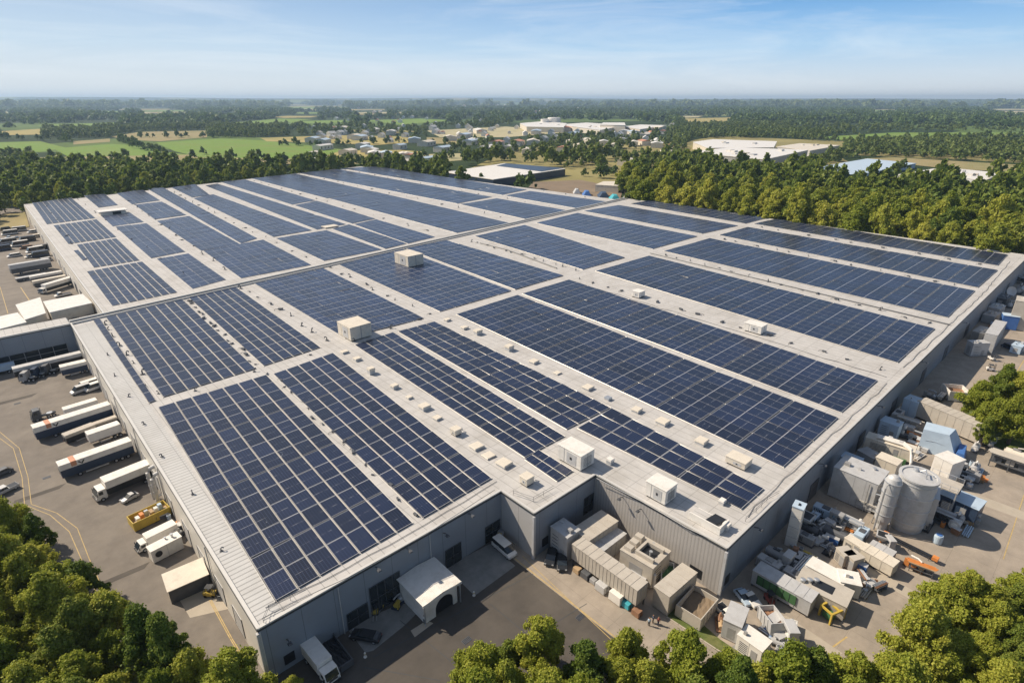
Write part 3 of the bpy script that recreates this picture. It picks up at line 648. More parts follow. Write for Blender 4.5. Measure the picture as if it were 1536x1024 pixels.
row((402, 557), (634, 780), 16, 'dark %s in the narrow gap between the two widest near arrays', '%s of the narrow near gap', kind='j')
row((278, 450), (390, 552), 16, 'dark %s in the gap in front of the joint, left of the wide aisle', '%s of the left gap', kind='j')
row((155, 480), (240, 600), 9, 'small %s in the gap beside the single file of panels', '%s beside the single file', kind='g')
row((356, 428), (500, 515), 9, 'dark %s in the aisle leading to the large cream unit', '%s of the cream unit aisle')
row((489, 400), (655, 478), 9, 'dark %s in the aisle from the joint to the cross walkway', '%s of the walkway aisle')
row((700, 360), (872, 408), 12, 'dark %s in the piped aisle in front of the joint', '%s of the piped aisle')
row((858, 415), (1340, 560), 15, 'dark %s in the wide aisle of the right half', '%s of the wide aisle')
row((990, 380), (1412, 490), 16, 'dark %s in the aisle with the long pipe, right half', '%s of the long pipe aisle')
row((1068, 356), (1462, 434), 12, 'dark %s in the third aisle from the back, right half', '%s of the third aisle')
row((1125, 338), (1497, 402), 9, 'dark %s in the aisle nearest the tree side', '%s of the tree side aisle')
row((64, 305), (150, 420), 8, 'dark %s on the bare strip along the far left eaves', '%s of the far left strip')
row((110, 296), (300, 430), 9, 'dark %s in the first aisle of the far half', '%s of the first far aisle')
row((190, 300), (352, 414), 14, 'dark %s in the second aisle of the far half', '%s of the second far aisle')
row((250, 284), (476, 395), 16, 'dark %s in the third aisle of the far half', '%s of the third far aisle')
row((373, 269), (660, 352), 14, 'dark %s in the fifth aisle of the far half', '%s of the fifth far aisle')
row((446, 260), (775, 331), 14, 'dark %s in the sixth aisle of the far half', '%s of the sixth far aisle')
row((510, 254), (855, 315), 12, 'dark %s in the last aisle of the far half', '%s of the last far aisle')
row((570, 250), (905, 300), 12, 'dark %s along the far back eaves', '%s of the back eaves')
row((150, 520), (362, 870), 7, 'small %s standing on the corrugated sheeting by the left eaves', '%s on the corrugated sheeting', jit=.1, kind='g')
row((250, 600), (660, 470), 6, 'dark %s on the cross walkway, left part', '%s of the cross walkway')
# long pipe and cables lying on the roof
def cable(name, pp, r, m_, label, cat, z=.12, wob=.0, n=30):
    pts = []
    for (a, b) in zip(pp[:-1], pp[1:]):
        pa, pb = at(*a), at(*b); k = max(2, int((pb-pa).length/4))
        for i in range(k): q = pa.lerp(pb, i/k); q += Vector((random.gauss(0, wob), random.gauss(0, wob), z)); pts.append(q)
    pts.append(at(*pp[-1])+Vector((0, 0, z)))
    o = bpy.data.objects.new(name, None); c = pts[0].copy(); mb = MB().tube([p-c for p in pts], r, 5); ob = mb.build(name, M[m_]); ob.location = c; bpy.data.objects.remove(o)
    tag(ob, label, cat); return ob
cable('roof_pipe', [(975, 380), (1425, 488)], .22, 'dgrey', 'long dark pipe laid along an aisle of the right half', 'pipe', .3)
cable('roof_pipe', [(720, 365), (760, 375), (835, 403)], .3, 'dgrey', 'dark pipe laid in the aisle in front of the joint', 'pipe', .3)
cable('roof_cable', [(870, 425), (1100, 495), (1330, 566)], .07, 'dgrey', 'thin wavy cable along the near side of the wide aisle', 'cable', .1, .35)
cable('roof_cable', [(398, 912), (520, 852), (640, 786), (745, 722)], .05, 'dgrey', 'thin cable between the widest near arrays and the front eaves', 'cable', .1, .12)
cable('roof_cable', [(392, 930), (520, 868), (640, 802), (742, 736)], .05, 'dgrey', 'thin cable right at the front eaves, outer of the two', 'cable', .25, .1)
cable('roof_cable', [(1120, 775), (1190, 705), (1270, 633), (1330, 575)], .05, 'dgrey', 'thin cable beside the right ends of the near right arrays', 'cable', .1, .2)
cable('roof_cable', [(1355, 552), (1415, 496), (1475, 440), (1515, 392)], .06, 'dgrey', 'thin cable beside the right ends of the back right arrays', 'cable', .1, .2)
cable('roof_cable', [(895, 718), (960, 752), (1030, 792), (1085, 818)], .06, 'lgrey', 'thin pale cable along the eaves above the ribbed lit wall', 'cable', .2, .08)
def railing(pts, label):
    t = thing('guard_rail', label, 'railing', at(*pts[0])); c = t.location
    q = [at(*p)-c for p in pts]; mb = MB()
    for z in (.55, 1.05): mb.tube([p+Vector((0, 0, z)) for p in q], .035, 5)
    mb.build('rail', M['dgrey'], t)
    for a, b in zip(q[:-1], q[1:]):
        k = max(1, int((b-a).length/2.2))
        for i in range(k): p = a.lerp(b, i/k); MB().tube([p, p+Vector((0, 0, 1.1))], .035, 5).build('post', M['dgrey'], t)
railing([(396, 935), (404, 915), (436, 900), (460, 888)], 'thin grey guard rail at the front left roof corner')
railing([(1118, 782), (1134, 768), (1150, 752), (1168, 742)], 'thin grey guard rail at the end of the front right array')
railing([(770, 742), (800, 752), (830, 735)], 'thin grey guard rail on the stepped front corner')
#@@YARD
# ------------------------------------------------------------------ vehicles and yard equipment
def tb(a, b, c, h, L_=None, W_=None):     # three top corners in the photograph and the height -> place on the ground, length, width, heading
    a, b, c = P(*a, h), P(*b, h), P(*c, h); u = b-a; w = c-a; yaw = math.atan2(u.y, u.x); n = Vector((-u.y, u.x, 0)).normalized()
    wd = w.dot(n); L_ = L_ or u.length; W_ = W_ or abs(wd); ctr = a+u.normalized()*L_/2+n*W_/2*(1 if wd > 0 else -1); ctr.z = 0
    return ctr, L_, W_, yaw
Z0 = .05
def wheels(t, xs, W_, r, w=.35, rim=True):
    for x in xs:
        for sy in (-1, 1):
            o = MB().wheel(x, sy*(W_/2-w/2-.02), r, r, w).build('wheel', M['rubber'], t)
            if rim: MB().wheel(x, sy*(W_/2-.03), r, r*.55, .06, 12).build('rim', M['steel'], o)
def ribbox(mb, L_, W_, z0, z1, per=1.2, d=.05):
    mb.box(-L_/2, L_/2, -W_/2, W_/2, z0, z1)
    n = max(2, int(L_/per))
    for k in range(n+1):
        x = -L_/2+.06+(L_-.12)*k/n
        for sy in (-1, 1): mb.box(x-.05, x+.05, sy*(W_/2+d/2)-d/2, sy*(W_/2+d/2)+d/2, z0+.02, z1-.02)
    return mb
def trailer(ctr, L_, W_, yaw, H, label, body='white', skirt='navy', stripe=False, group=None, name='semi_trailer', ribs=1.2):
    t = thing(name, label, 'trailer', (ctr.x, ctr.y, Z0), yaw, group)
    zb = 1.3 if H > 3 else .8
    sk = H*.36 if skirt else 0
    MB().box(-L_/2, L_/2, -W_/2, W_/2, zb+sk, H).build('cargo_box', M[body], t, bevel=.04)
    if skirt:
        MB().box(-L_/2+.02, L_/2-.02, -W_/2+.02, W_/2-.02, zb-.4, zb+sk-.003).build('lower_body', M[skirt], t)
    rf = MB()
    n = int(L_/ribs)
    for k in range(n): x = -L_/2+.3+(L_-.6)*k/max(1, n-1); rf.box(x-.05, x+.05, -W_/2+.05, W_/2-.05, H+.002, H+.05)
    rf.build('roof_bows', M[body], t)
    if stripe: MB().box(-L_/2+L_*.15, -L_/2+L_*.15+1.1, -W_/2-.01, W_/2+.01, H*.72, H+.055).build('roof_stripe', M['stripe'], t)
    MB().box(-L_/2+.3, L_/2-.3, -.5, .5, zb-.62, zb-.402).build('chassis', M['black'], t)
    if stripe:
        e = MB(); x = -L_/2+L_*.15+2.0
        for sy in (-1, 1): e.quad(*[(x+dx, sy*(W_/2+.012), H*.80+dz) for dx, dz in ((-.7, .35), (-.35, .45), (0, -.1), (.5, .5), (.75, .4), (.1, -.5))][::sy])
        e.build('emblem', M['black'], t)
    for sy in (-1, 1):
        MB().box(-L_/2-.03, -L_/2+.02, sy*W_*.42-.12, sy*W_*.42+.12, zb-.35, zb-.2).build('tail_light', M['red'], t)
        MB().box(-L_*.2, L_*.12, sy*(W_/2-.08)-.03, sy*(W_/2-.08)+.03, zb-.95, zb-.62).build('side_guard', M['lgrey'], t)
    for sx in (-.22, -.18):
        for sy in (-1, 1): MB().box(L_*sx-.06, L_*sx+.06, sy*W_*.3-.06, sy*W_*.3+.06, .05, zb-.5).build('landing_leg', M['grey'], t)
    r = .5; q = L_/2
    wheels(t, [q*.5, q*.5+1.25] if L_ < 9 else [q*.45, q*.45+1.3, q*.45+2.6], W_, r)
    if L_ > 9: wheels(t, [-q*.55], W_, r)
    for sy in (-1, 1): MB().box(-L_/2-.05, -L_/2-.002, sy*W_*.25-.03, sy*W_*.25+.03, zb+.2, H-.2).build('lock_rod', M['steel'], t)
    return t
def cabpart(t, x0, x1, W_, H, m_='white', facing=-1):
    # facing -1: windscreen on the low-x side
    f = facing; a, b = (x0, x1) if f < 0 else (x1, x0)
    s_ = 1 if f < 0 else -1
    pts = [(a, .55), (b, .55), (b, H), (a+s_*.75, H), (a+s_*.1, H*.55)]
    if f > 0: pts = pts[::-1]
    c = MB().profile(pts, -W_/2, W_/2).build('cab', M[m_], t, bevel=.06)
    n = .06*s_
    MB().hexa([(a-n+s_*.13, -W_/2+.15, H*.57), (a-n+s_*.13, W_/2-.15, H*.57), (a+s_*.3, W_/2-.15, H*.57), (a+s_*.3, -W_/2+.15, H*.57)][::-int(s_)] , [(a-n+s_*.68, -W_/2+.2, H*.95), (a-n+s_*.68, W_/2-.2, H*.95), (a+s_*.9, W_/2-.2, H*.95), (a+s_*.9, -W_/2+.2, H*.95)][::-int(s_)]).build('windscreen', M['glass'], c)
    for sy in (-1, 1):
        MB().box(min(a+s_*.7, a+s_*1.5), max(a+s_*.7, a+s_*1.5), sy*W_/2-.03, sy*W_/2+.03, H*.6, H*.88).build('side_window', M['glass'], c)
        MB().box(min(a, a+s_*.12)-.02, max(a, a+s_*.12)+.02, sy*W_*.36-.18, sy*W_*.36+.18, .8, 1.0).build('headlight', M['steel'], c)
    MB().box(min(a-.1*s_, a), max(a-.1*s_, a), -W_/2, W_/2, .4, .75).build('bumper', M['black'], t)
    g_ = MB()
    for k in range(3): g_.box(min(a-.03*s_, a), max(a-.03*s_, a), -W_*.3, W_*.3, 1.05+k*.16, 1.13+k*.16)
    g_.build('radiator_grille', M['black'], t)
    for sy in (-1, 1): MB().box(min(a+.25*s_, a+.37*s_), max(a+.25*s_, a+.37*s_), sy*(W_/2+.17)-.13, sy*(W_/2+.17)+.13, H*.58, H*.82).build('wing_mirror', M['black'], t)
def box_truck(ctr, L_, W_, yaw, H, label, body='white', lower=None, cabm='white', cabl=2.2, group=None, cabh=None):
    t = thing('box_truck', label, 'truck', (ctr.x, ctr.y, Z0), yaw, group); cabh = cabh or H*.72
    x0 = -L_/2+cabl+.1; z = 1.1; zl = z
    if lower: zl = z+(H-z)*.45; MB().box(x0, L_/2, -W_/2+.03, W_/2-.03, z, zl-.003).build('lower_body', M[lower], t)
    MB().box(x0, L_/2, -W_/2, W_/2, zl, H).build('cargo_box', M[body], t, bevel=.04)
    rf = MB()
    for k in range(int(L_)): x = x0+.3+k*1.0; (rf.box(x-.03, x+.03, -W_/2+.05, W_/2-.05, H+.002, H+.03) if x < L_/2-.1 else 0)
    rf.build('roof_bows', M[body], t)
    cabpart(t, -L_/2, -L_/2+cabl, W_*.96, cabh, cabm)
    MB().box(-L_/2+.3, L_/2-.2, -.5, .5, .75, 1.09).build('chassis', M['black'], t)
    wheels(t, [-L_/2+1.2, L_/2-1.9], W_, .48); return t
def tractor(ctr, yaw, label, m_='dgrey', W_=2.4, L_=5.6, group=None):
    t = thing('truck_tractor', label, 'truck', (ctr.x, ctr.y, Z0), yaw, group)
    cabpart(t, -L_/2, -L_/2+2.2, W_, 3.3, m_)
    MB().box(-L_/2+2.2, L_/2, -.45, .45, .8, 1.1).build('chassis', M['black'], t)
    MB().lathe([(.2, 1.1), (.75, 1.1), (.75, 1.25), (.2, 1.25)], 14, L_/2-1.4, 0).build('fifth_wheel', M['steel'], t)
    MB().tube([(-L_/2+2.5, .9, 1), (-L_/2+2.5, .9, 3.2)], .1, 6).build('exhaust_pipe', M['steel'], t)
    wheels(t, [-L_/2+1.1, L_/2-1.9, L_/2-.7], W_, .5); return t
def car(ctr, yaw, label, m_='white', L_=4.4, W_=1.85, H=1.5, kind='car', group=None):
    t = thing('parked_'+kind, label, kind, (ctr.x, ctr.y, Z0), yaw, group)
    q = L_/2
    if kind == 'car': low = [(-q, .3), (q, .3), (q, .85), (q-.25, .95), (-q+1.1, .95), (-q+.1, .72)]; cab = [(-q+1.0, .95), (q-.35, .95), (q-.95, H), (-q+1.9, H)]
    elif kind == 'van': low = [(-q, .35), (q, .35), (q, 1.15), (-q+.9, 1.15), (-q+.1, .8)]; cab = [(-q+.75, 1.15), (q, 1.15), (q-.12, H), (-q+1.7, H)]
    else: low = [(-q, .4), (q, .4), (q, 1.05), (-q+1.2, 1.05), (-q+.1, .9)]; cab = [(-q+1.0, 1.05), (-q+3.0, 1.05), (-q+2.8, H), (-q+1.7, H)]
    MB().profile(low, -W_/2, W_/2).build('body', M[m_], t, bevel=.08)
    g_ = MB().profile([(x, z+.002 if i < 2 else z-.1) for i, (x, z) in enumerate(cab)], -W_/2+.1, W_/2-.1).build('windows', M['glass'], t)
    x3, x2 = cab[3][0], cab[2][0]
    MB().box(x3-.05, x2+.05, -W_/2+.14, W_/2-.14, H-.1, H).build('roof', M[m_], t, bevel=.04)
    for x in ((x3+x2)/2, x2-.15): MB().hexa([(x-.06, -W_/2+.085, .96), (x+.06, -W_/2+.085, .96), (x+.06, W_/2-.085, .96), (x-.06, W_/2-.085, .96)], [(x-.06, -W_/2+.13, H-.05), (x+.06, -W_/2+.13, H-.05), (x+.06, W_/2-.13, H-.05), (x-.06, W_/2-.13, H-.05)]).build('pillar', M[m_], t)
    for sy in (-1, 1): MB().box(-q-.01, -q+.2, sy*W_*.36-.18, sy*W_*.36+.18, .62, .78).build('headlight', M['steel'], t); MB().box(q-.1, q+.012, sy*W_*.38-.14, sy*W_*.38+.14, .7, .85).build('tail_light', M['red'], t)
    if kind == 'pickup': MB().box(-q+3.15, q-.1, -W_/2+.1, W_/2-.1, .8, 1.06).build('load_bed', M['black'], t)
    wheels(t, [-q+.85, q-.85], W_, .34, .24); return t
def container(ctr, L_, W_, yaw, H, label, m_='beige', name='shipping_container', cat='container', ribs=.9, z0=.15, roofm=None, door=True, group=None):
    t = thing(name, label, cat, (ctr.x, ctr.y, Z0), yaw, group)
    ribbox(MB(), L_, W_, z0, H-.1, ribs).build('body', M[m_], t)
    rf = MB().box(-L_/2-.06, L_/2+.06, -W_/2-.08, W_/2+.08, H-.098, H)
    for k in range(int(L_/1.6)): x = -L_/2+.8+k*1.6; rf.box(x-.05, x+.05, -W_/2, W_/2, H+.002, H+.05)
    rf.build('roof', M[roofm or m_], t)
    if door:
        d = MB().box(L_/2+.002, L_/2+.06, -W_/2+.12, W_/2-.12, z0+.1, H-.25).build('door', M[m_], t)
        for k in range(4): y = -W_/2+.3+k*(W_-.6)/3; MB().tube([(L_/2+.1, y, z0+.15), (L_/2+.1, y, H-.3)], .03, 5).build('lock_rod', M['steel'], d)
    if z0 > .4:
        for sx in (-1, 0, 1):
            for sy in (-1, 1): MB().box(sx*(L_/2-.3)-.12, sx*(L_/2-.3)+.12, sy*(W_/2-.2)-.12, sy*(W_/2-.2)+.12, 0, z0).build('leg', M['dgrey'], t)
    return t
def skip(ctr, L_, W_, yaw, H, label, m_='beige', load='soil', name='open_skip', cat='skip', tilt=0):
    t = thing(name, label, cat, (ctr.x, ctr.y, Z0), yaw)
    if tilt: t.rotation_euler[1] = tilt; t.location.z += abs(tilt)*L_/2
    w = .15; mb = MB()
    mb.box(-L_/2, L_/2, -W_/2, -W_/2+w, .2, H); mb.box(-L_/2, L_/2, W_/2-w, W_/2, .2, H); mb.box(-L_/2, -L_/2+w, -W_/2+w, W_/2-w, .2, H); mb.box(L_/2-w, L_/2, -W_/2+w, W_/2-w, .2, H); mb.box(-L_/2+w, L_/2-w, -W_/2+w, W_/2-w, .2, .4)
    for k in range(int(L_/1.1)+1):
        x = -L_/2+.1+(L_-.2)*k/max(1, int(L_/1.1))
        for sy in (-1, 1): mb.box(x-.06, x+.06, sy*(W_/2+.05)-.05, sy*(W_/2+.05)+.05, .25, H-.1)
    mb.build('tub', M[m_], t)
    ld = MB(); n = 8; v = []
    for j in range(n+1):
        for i in range(n+1): v.append((-L_/2+w+(L_-2*w)*i/n, -W_/2+w+(W_-2*w)*j/n, H*(.40+.22*i/n)+random.uniform(-.12, .12)))
    ld.v = v; ld.f = [(j*(n+1)+i, j*(n+1)+i+1, (j+1)*(n+1)+i+1, (j+1)*(n+1)+i) for j in range(n) for i in range(n)]
    ld.build('load', M[load], t)
    for sx in (-1, 1): MB().box(sx*L_*.3-.5, sx*L_*.3+.5, -W_/2+.1, W_/2-.1, 0, .198).build('skid', M['dgrey'], t)
    return t
def box_plant(ctr, L_, W_, yaw, H, label, m_='lgrey', name='plant_housing', cat='housing', extras=2, lid=None, z0=0.0, seed=None, vent=True):
    """sheet metal machine housing: casing, overhanging lid, door, louvres, small boxes on top"""
    rr = random.Random(seed or label); t = thing(name, label, cat, (ctr.x, ctr.y, Z0), yaw)
    MB().box(-L_/2, L_/2, -W_/2, W_/2, z0+.12, H-.1).build('casing', M[m_], t, bevel=.04)
    MB().box(-L_/2-.1, L_/2+.1, -W_/2-.1, W_/2+.1, H-.098, H, .02, .02).build('lid', M[lid or m_], t)
    MB().box(-L_/2+.1, L_/2-.1, -W_/2+.1, W_/2-.1, 0, z0+.118).build('plinth', M['dgrey'], t)
    sm = MB()
    for k in range(1, max(2, int(L_/2.2))): x = -L_/2+L_*k/max(2, int(L_/2.2)); sm.box(x-.025, x+.025, -W_/2-.02, W_/2+.02, z0+.15, H-.12)
    sm.build('panel_seam', M['grey'], t)
    for k in range(extras):
        s_ = rr.uniform(.25, .6)*min(1, W_/2.5); x, y = rr.uniform(-.36, .36)*L_, rr.uniform(-.34, .34)*W_; h = rr.uniform(.3, .8)
        if rr.random() < .6: MB().box(x-s_, x+s_, y-s_*.8, y+s_*.8, H+.002, H+h, .03, .03).build('roof_box', M[rr.choice(['lgrey', 'grey', 'white'])], t)
        else: MB().lathe([(s_*.5, H+.002), (s_*.5, H+h), (s_*.75, H+h), (s_*.75, H+h+.12)], 12, x, y).build('cowl', M['steel'], t)
    if vent:
        for sy in (-1,):
            l = MB()
            for k in range(6): l.box(-L_*.38, -L_*.05, -W_/2-.06, -W_/2-.003, z0+.5+k*(H-z0-1.2)/6, z0+.5+k*(H-z0-1.2)/6+.1)
            l.build('louvre', M['dgrey'], t)
        MB().box(L_*.1, L_*.1+1.0, -W_/2-.05, -W_/2-.003, z0+.2, min(H-.4, z0+2.3)).build('access_door', M['grey'], t)
        MB().box(-L_/2-.04, -L_/2-.003, -W_*.2, W_*.2, z0+.6, H*.7).build('access_panel', M['grey'], t)
    return t
def machine(p, yaw, label, kind, s_=1., mats=('grey', 'dgrey', 'steel'), seed=None, group=None):
    """process machinery; `kind` picks the arrangement of frame, drum, motor, hopper, pipes"""
    rr = random.Random(seed or label); t = thing({'drum': 'drum_machine', 'hopper': 'hopper', 'pump': 'pump_set', 'press': 'press_machine', 'rack': 'pipe_rack', 'gen': 'generator_set', 'blower': 'blower_unit'}[kind], label, 'machine', (p.x, p.y, Z0), yaw, group); t.scale = (s_, s_, s_)
    a, b, c = [M[k] for k in mats]
    if kind == 'drum':
        MB().tube([(-1.7, 0, 1.25), (1.7, 0, 1.25)], .85, 18).build('drum', a, t); MB().tube([(-1.9, 0, 1.25), (-1.7, 0, 1.25)], .5, 14).build('end_cap', c, t)
        for x in (-1.1, 1.1): MB().box(x-.15, x+.15, -.8, .8, 0, .75).build('saddle', b, t)
        MB().box(1.75, 2.5, -.4, .4, .2, 1.3).build('motor', b, t, bevel=.05); MB().tube([(0, 0, 2.0), (0, 0, 2.6), (.8, 0, 2.8)], .16, 8).build('pipe', c, t)
        MB().box(-.7, .5, -.25, .25, 2.08, 2.35).build('walkway', b, t)
    elif kind == 'hopper':
        MB().hexa([(-.4, -.4, 1.0), (.4, -.4, 1.0), (.4, .4, 1.0), (-.4, .4, 1.0)], [(-1.3, -1.2, 2.5), (1.3, -1.2, 2.5), (1.3, 1.2, 2.5), (-1.3, 1.2, 2.5)]).build('funnel', a, t)
        MB().box(-1.4, 1.4, -1.3, 1.3, 2.5, 2.95).build('rim', a, t); MB().box(-1.15, 1.15, -1.05, 1.05, 2.951, 2.97).build('grate', M['black'], t)
        for sx in (-1, 1):
            for sy in (-1, 1): MB().tube([(sx*1.2, sy*1.1, 0), (sx*1.2, sy*1.1, 2.5)], .07, 5).build('leg', b, t)
        MB().tube([(0, 0, 1.0), (0, 0, .5), (1.4, 0, .4)], .2, 8).build('chute', c, t)
    elif kind == 'pump':
        MB().box(-1.6, 1.6, -.8, .8, .1, .3).build('base_frame', b, t); MB().tube([(-1.3, 0, .8), (.1, 0, .8)], .45, 14).build('motor', a, t)
        MB().lathe([(.3, .3), (.62, .4), (.62, 1.0), (.35, 1.2)], 14, .9, 0).build('pump_casing', c, t); MB().tube([(.9, 0, 1.2), (.9, 0, 1.9), (.3, .3, 2.0), (-.9, .5, 1.9)], .16, 8).build('pipe', c, t)
        MB().box(-1.5, -.7, -.75, -.5, .3, 1.7).build('control_box', a, t)
    elif kind == 'press':
        MB().box(-1.2, 1.2, -1, 1, .05, 1.0).build('bed', b, t, bevel=.05)
        for sx in (-1, 1): MB().box(sx*1.0-.2, sx*1.0+.2, -.7, .7, 1.0, 2.6).build('column', a, t)
        MB().box(-1.3, 1.3, -.8, .8, 2.6, 3.2).build('crown', a, t, bevel=.08); MB().lathe([(.28, 1.6), (.28, 2.6)], 12).build('ram', c, t); MB().box(-.8, .8, -.6, .6, 1.35, 1.6).build('platen', c, t)
        MB().box(1.3, 1.9, -.4, .4, .05, 1.8).build('control_cabinet', a, t)
    elif kind == 'rack':
        for x in (-1.8, 0, 1.8):
            for sy in (-1, 1): MB().tube([(x, sy*.8, 0), (x, sy*.8, 1.7)], .06, 5).build('post', b, t)
        for z in (.7, 1.6): MB().box(-1.9, 1.9, -.85, .85, z, z+.08).build('shelf', b, t)
        for k in range(5): MB().tube([(-2.2+rr.uniform(-.3, .3), -.65+k*.3, 1.8), (2.2+rr.uniform(-.3, .3), -.65+k*.3, 1.8)], .11, 7).build('pipe', rr.choice([a, c]), t)
        for k in range(3): MB().box(-1.6+k*1.2, -.8+k*1.2, -.5, .4, .79, 1.4).build('crate', rr.choice([a, b, c]), t)
    elif kind == 'gen':
        MB().box(-1.9, 1.9, -.85, .85, .3, 1.9).build('casing', a, t, bevel=.12); MB().box(-2, 2, -.9, .9, .1, .29).build('skid', b, t)
        g_ = MB()
        for k in range(6): g_.box(-1.6+k*.28, -1.45+k*.28, -.9, -.852, .6, 1.6)
        g_.build('louvre', b, t); MB().tube([(1.2, .3, 1.9), (1.2, .3, 2.5), (1.4, .3, 2.6)], .1, 7).build('exhaust_pipe', c, t); MB().box(-.6, .6, -.5, .5, 1.905, 2.05).build('cooler', b, t)
    else:
        MB().lathe([(.9, .3), (.9, .9)], 18).build('scroll', a, t); MB().box(-.4, .4, -1.6, -.5, .35, .85).build('outlet', a, t); MB().box(-.5, 1.6, -.5, .5, .05, .29).build('base_frame', b, t)
        MB().tube([(0, 0, .9), (0, 0, 1.6), (.4, 0, 2.0), (1.5, 0, 2.1)], .35, 10).build('duct', c, t); MB().box(1.0, 1.7, -.4, .4, .3, 1.3).build('motor', b, t)
    return t
def forklift(p, yaw, label, m_='yel'):
    t = thing('forklift', label, 'forklift', (p.x, p.y, Z0), yaw)
    MB().profile([(-.9, .3), (1.1, .3), (1.2, 1.1), (.7, 1.2), (-.3, .9), (-.9, .9)], -.55, .55).build('body', M[m_], t, bevel=.06)
    for sx in (-.6, .7):
        for sy in (-1, 1): MB().tube([(sx, sy*.5, .9), (sx*.8, sy*.5, 2.1)], .045, 5).build('cage_post', M['black'], t)
    MB().box(-.6, .7, -.55, .55, 2.1, 2.18).build('cage_roof', M['black'], t); MB().box(0, .5, -.25, .25, .95, 1.45).build('seat', M['black'], t)
    for sy in (-1, 1): MB().box(-1.1, -1.0, sy*.35-.06, sy*.35+.06, .1, 2.6).build('mast', M['dgrey'], t); MB().box(-2.1, -1.0, sy*.3-.07, sy*.3+.07, .08, .14).build('fork', M['steel'], t)
    wheels(t, [-.6, .8], 1.15, .3, .2, False); return t
def person(p, yaw, label, top='blue', legs='navy', pose='stand'):
    t = thing('person', label, 'person', (p.x, p.y, Z0), yaw)
    J = [(0, 0, .95), (0, 0, 1.2), (0, 0, 1.42), (0, 0, 1.52), (0, .01, 1.64), (0, .0, 1.74)]; rad = [.15, .13, .16, .06, .10, .06]
    E_ = [(0, 1), (1, 2), (2, 3), (3, 4), (4, 5)]
    def chain(root, pts, rs):
        k = root
        for q, r_ in zip(pts, rs): J.append(q); rad.append(r_); E_.append((k, len(J)-1)); k = len(J)-1
    st = .16 if pose == 'walk' else .02
    for sx in (-1, 1):
        chain(0, [(sx*.1, 0, .88), (sx*.11, sx*st*.6, .5), (sx*.12, sx*st, .09), (sx*.12, sx*st+.16, .05)], [.10, .065, .045, .04])
        chain(2, [(sx*.19, 0, 1.40), (sx*.25, -sx*st*.5+.03, 1.13), (sx*.25, .12-sx*st, .92), (sx*.25, .17-sx*st, .84)], [.06, .045, .035, .035])
    me = bpy.data.meshes.new('person_body'); me.from_pydata(J, E_, []); o = bpy.data.objects.new('body', me); C.objects.link(o); o.parent = t
    sk = o.modifiers.new('skin', 'SKIN')
    for i, r_ in enumerate(rad): me.skin_vertices[0].data[i].radius = (r_, r_*.8)
    me.skin_vertices[0].data[0].use_root = True
    sb = o.modifiers.new('subdivision', 'SUBSURF'); sb.levels = 1; sb.render_levels = 1; me.materials.append(M['skin'])
    MB().lathe([(.15, .93), (.175, 1.0), (.165, 1.2), (.215, 1.4), (.12, 1.5)], 12).build('shirt', M[top], t, smooth=True)
    for sx in (-1, 1):
        MB().tube([(sx*.1, 0, .96), (sx*.11, sx*st*.6, .5), (sx*.12, sx*st, .12)], .125, 8, .075).build('trouser_leg', M[legs], t)
        MB().tube([(sx*.18, 0, 1.42), (sx*.25, -sx*st*.5+.03, 1.13)], .085, 8, .065).build('sleeve', M[top], t)
    MB().lathe([(.05, 1.66), (.125, 1.68), (.12, 1.76), (.05, 1.81)], 10).build('hair', M['brown'], t, smooth=True)
    return t
def g2(x, y): return P(x, y, 0)
YX = -math.pi/2    # pointing towards the camera along -Y
# --- left yard, front to back
c_ = tb((81, 688), (189, 651), (89, 704), 4.3); trailer(c_[0], c_[1], 3.0, c_[3], 4.3, 'longest white trailer with an orange roof stripe, nearer of the two striped ones', stripe=True, group='striped trailers backed up to the left wall')
c_ = tb((44, 634.3), (159, 599), (48.3, 646.5), 4.3); trailer(c_[0], c_[1], 3.0, c_[3], 4.3, 'longest white trailer with an orange roof stripe, farther of the two striped ones', stripe=True, group='striped trailers backed up to the left wall')
c_ = tb((134, 716), (209, 686.5), (144, 735), 4.4); box_truck(c_[0], c_[1]+1.5, 3.2, c_[3], 4.4, 'white box truck with a black lower body, nose outwards, nearest the yellow skip', lower='black', cabh=2.9)
c_ = tb((125, 645), (173.8, 628.7), (132.8, 654.7), 3.6); trailer(c_[0], c_[1], 2.8, c_[3], 3.6, 'short plain white trailer between the two striped trailers', skirt=None)
c_ = tb((90, 649), (134.8, 632), (95, 657), 2.6); trailer(c_[0], c_[1], 2.3, c_[3], 2.6, 'low black trailer with a ribbed pale load, beside the short white trailer', skirt='black', ribs=.7, body='beige')
c_ = tb((134.8, 634), (171.9, 621.5), (137, 639), 2.2); trailer(c_[0], c_[1], 1.8, c_[3], 2.2, 'narrow ribbed low trailer right against the left wall', skirt='black', ribs=.6, body='beige')
c_ = tb((90.8, 609), (141, 594), (93.8, 618), 3.4); trailer(c_[0], c_[1], 2.4, c_[3], 3.4, 'slim white trailer just behind the farther striped trailer', skirt=None)
tractor(g2(67, 627), c_[3], 'black truck tractor without trailer, parked ahead of the slim white trailer')
c_ = tb((106, 574), (141, 563), (110, 582), 2.4); car(c_[0], c_[3], 'white van at the dock behind the slim trailer, farther one', 'white', 6.2, 2.1, 2.4, 'van')
car(g2(122, 588), c_[3], 'white van at the dock behind the slim trailer, outer of the near two', 'lgrey', 5.4, 2.1, 2.3, 'van'); car(g2(143, 584), c_[3], 'white van closest to the wall behind the slim trailer', 'white', 5.4, 2.1, 2.3, 'van')
c_ = tb((16, 548), (118, 524), (20, 556), 3.8); trailer(c_[0], c_[1], 2.8, c_[3], 3.8, 'very long pale trailer in the shade of the wing windows', body='lgrey', skirt='black')
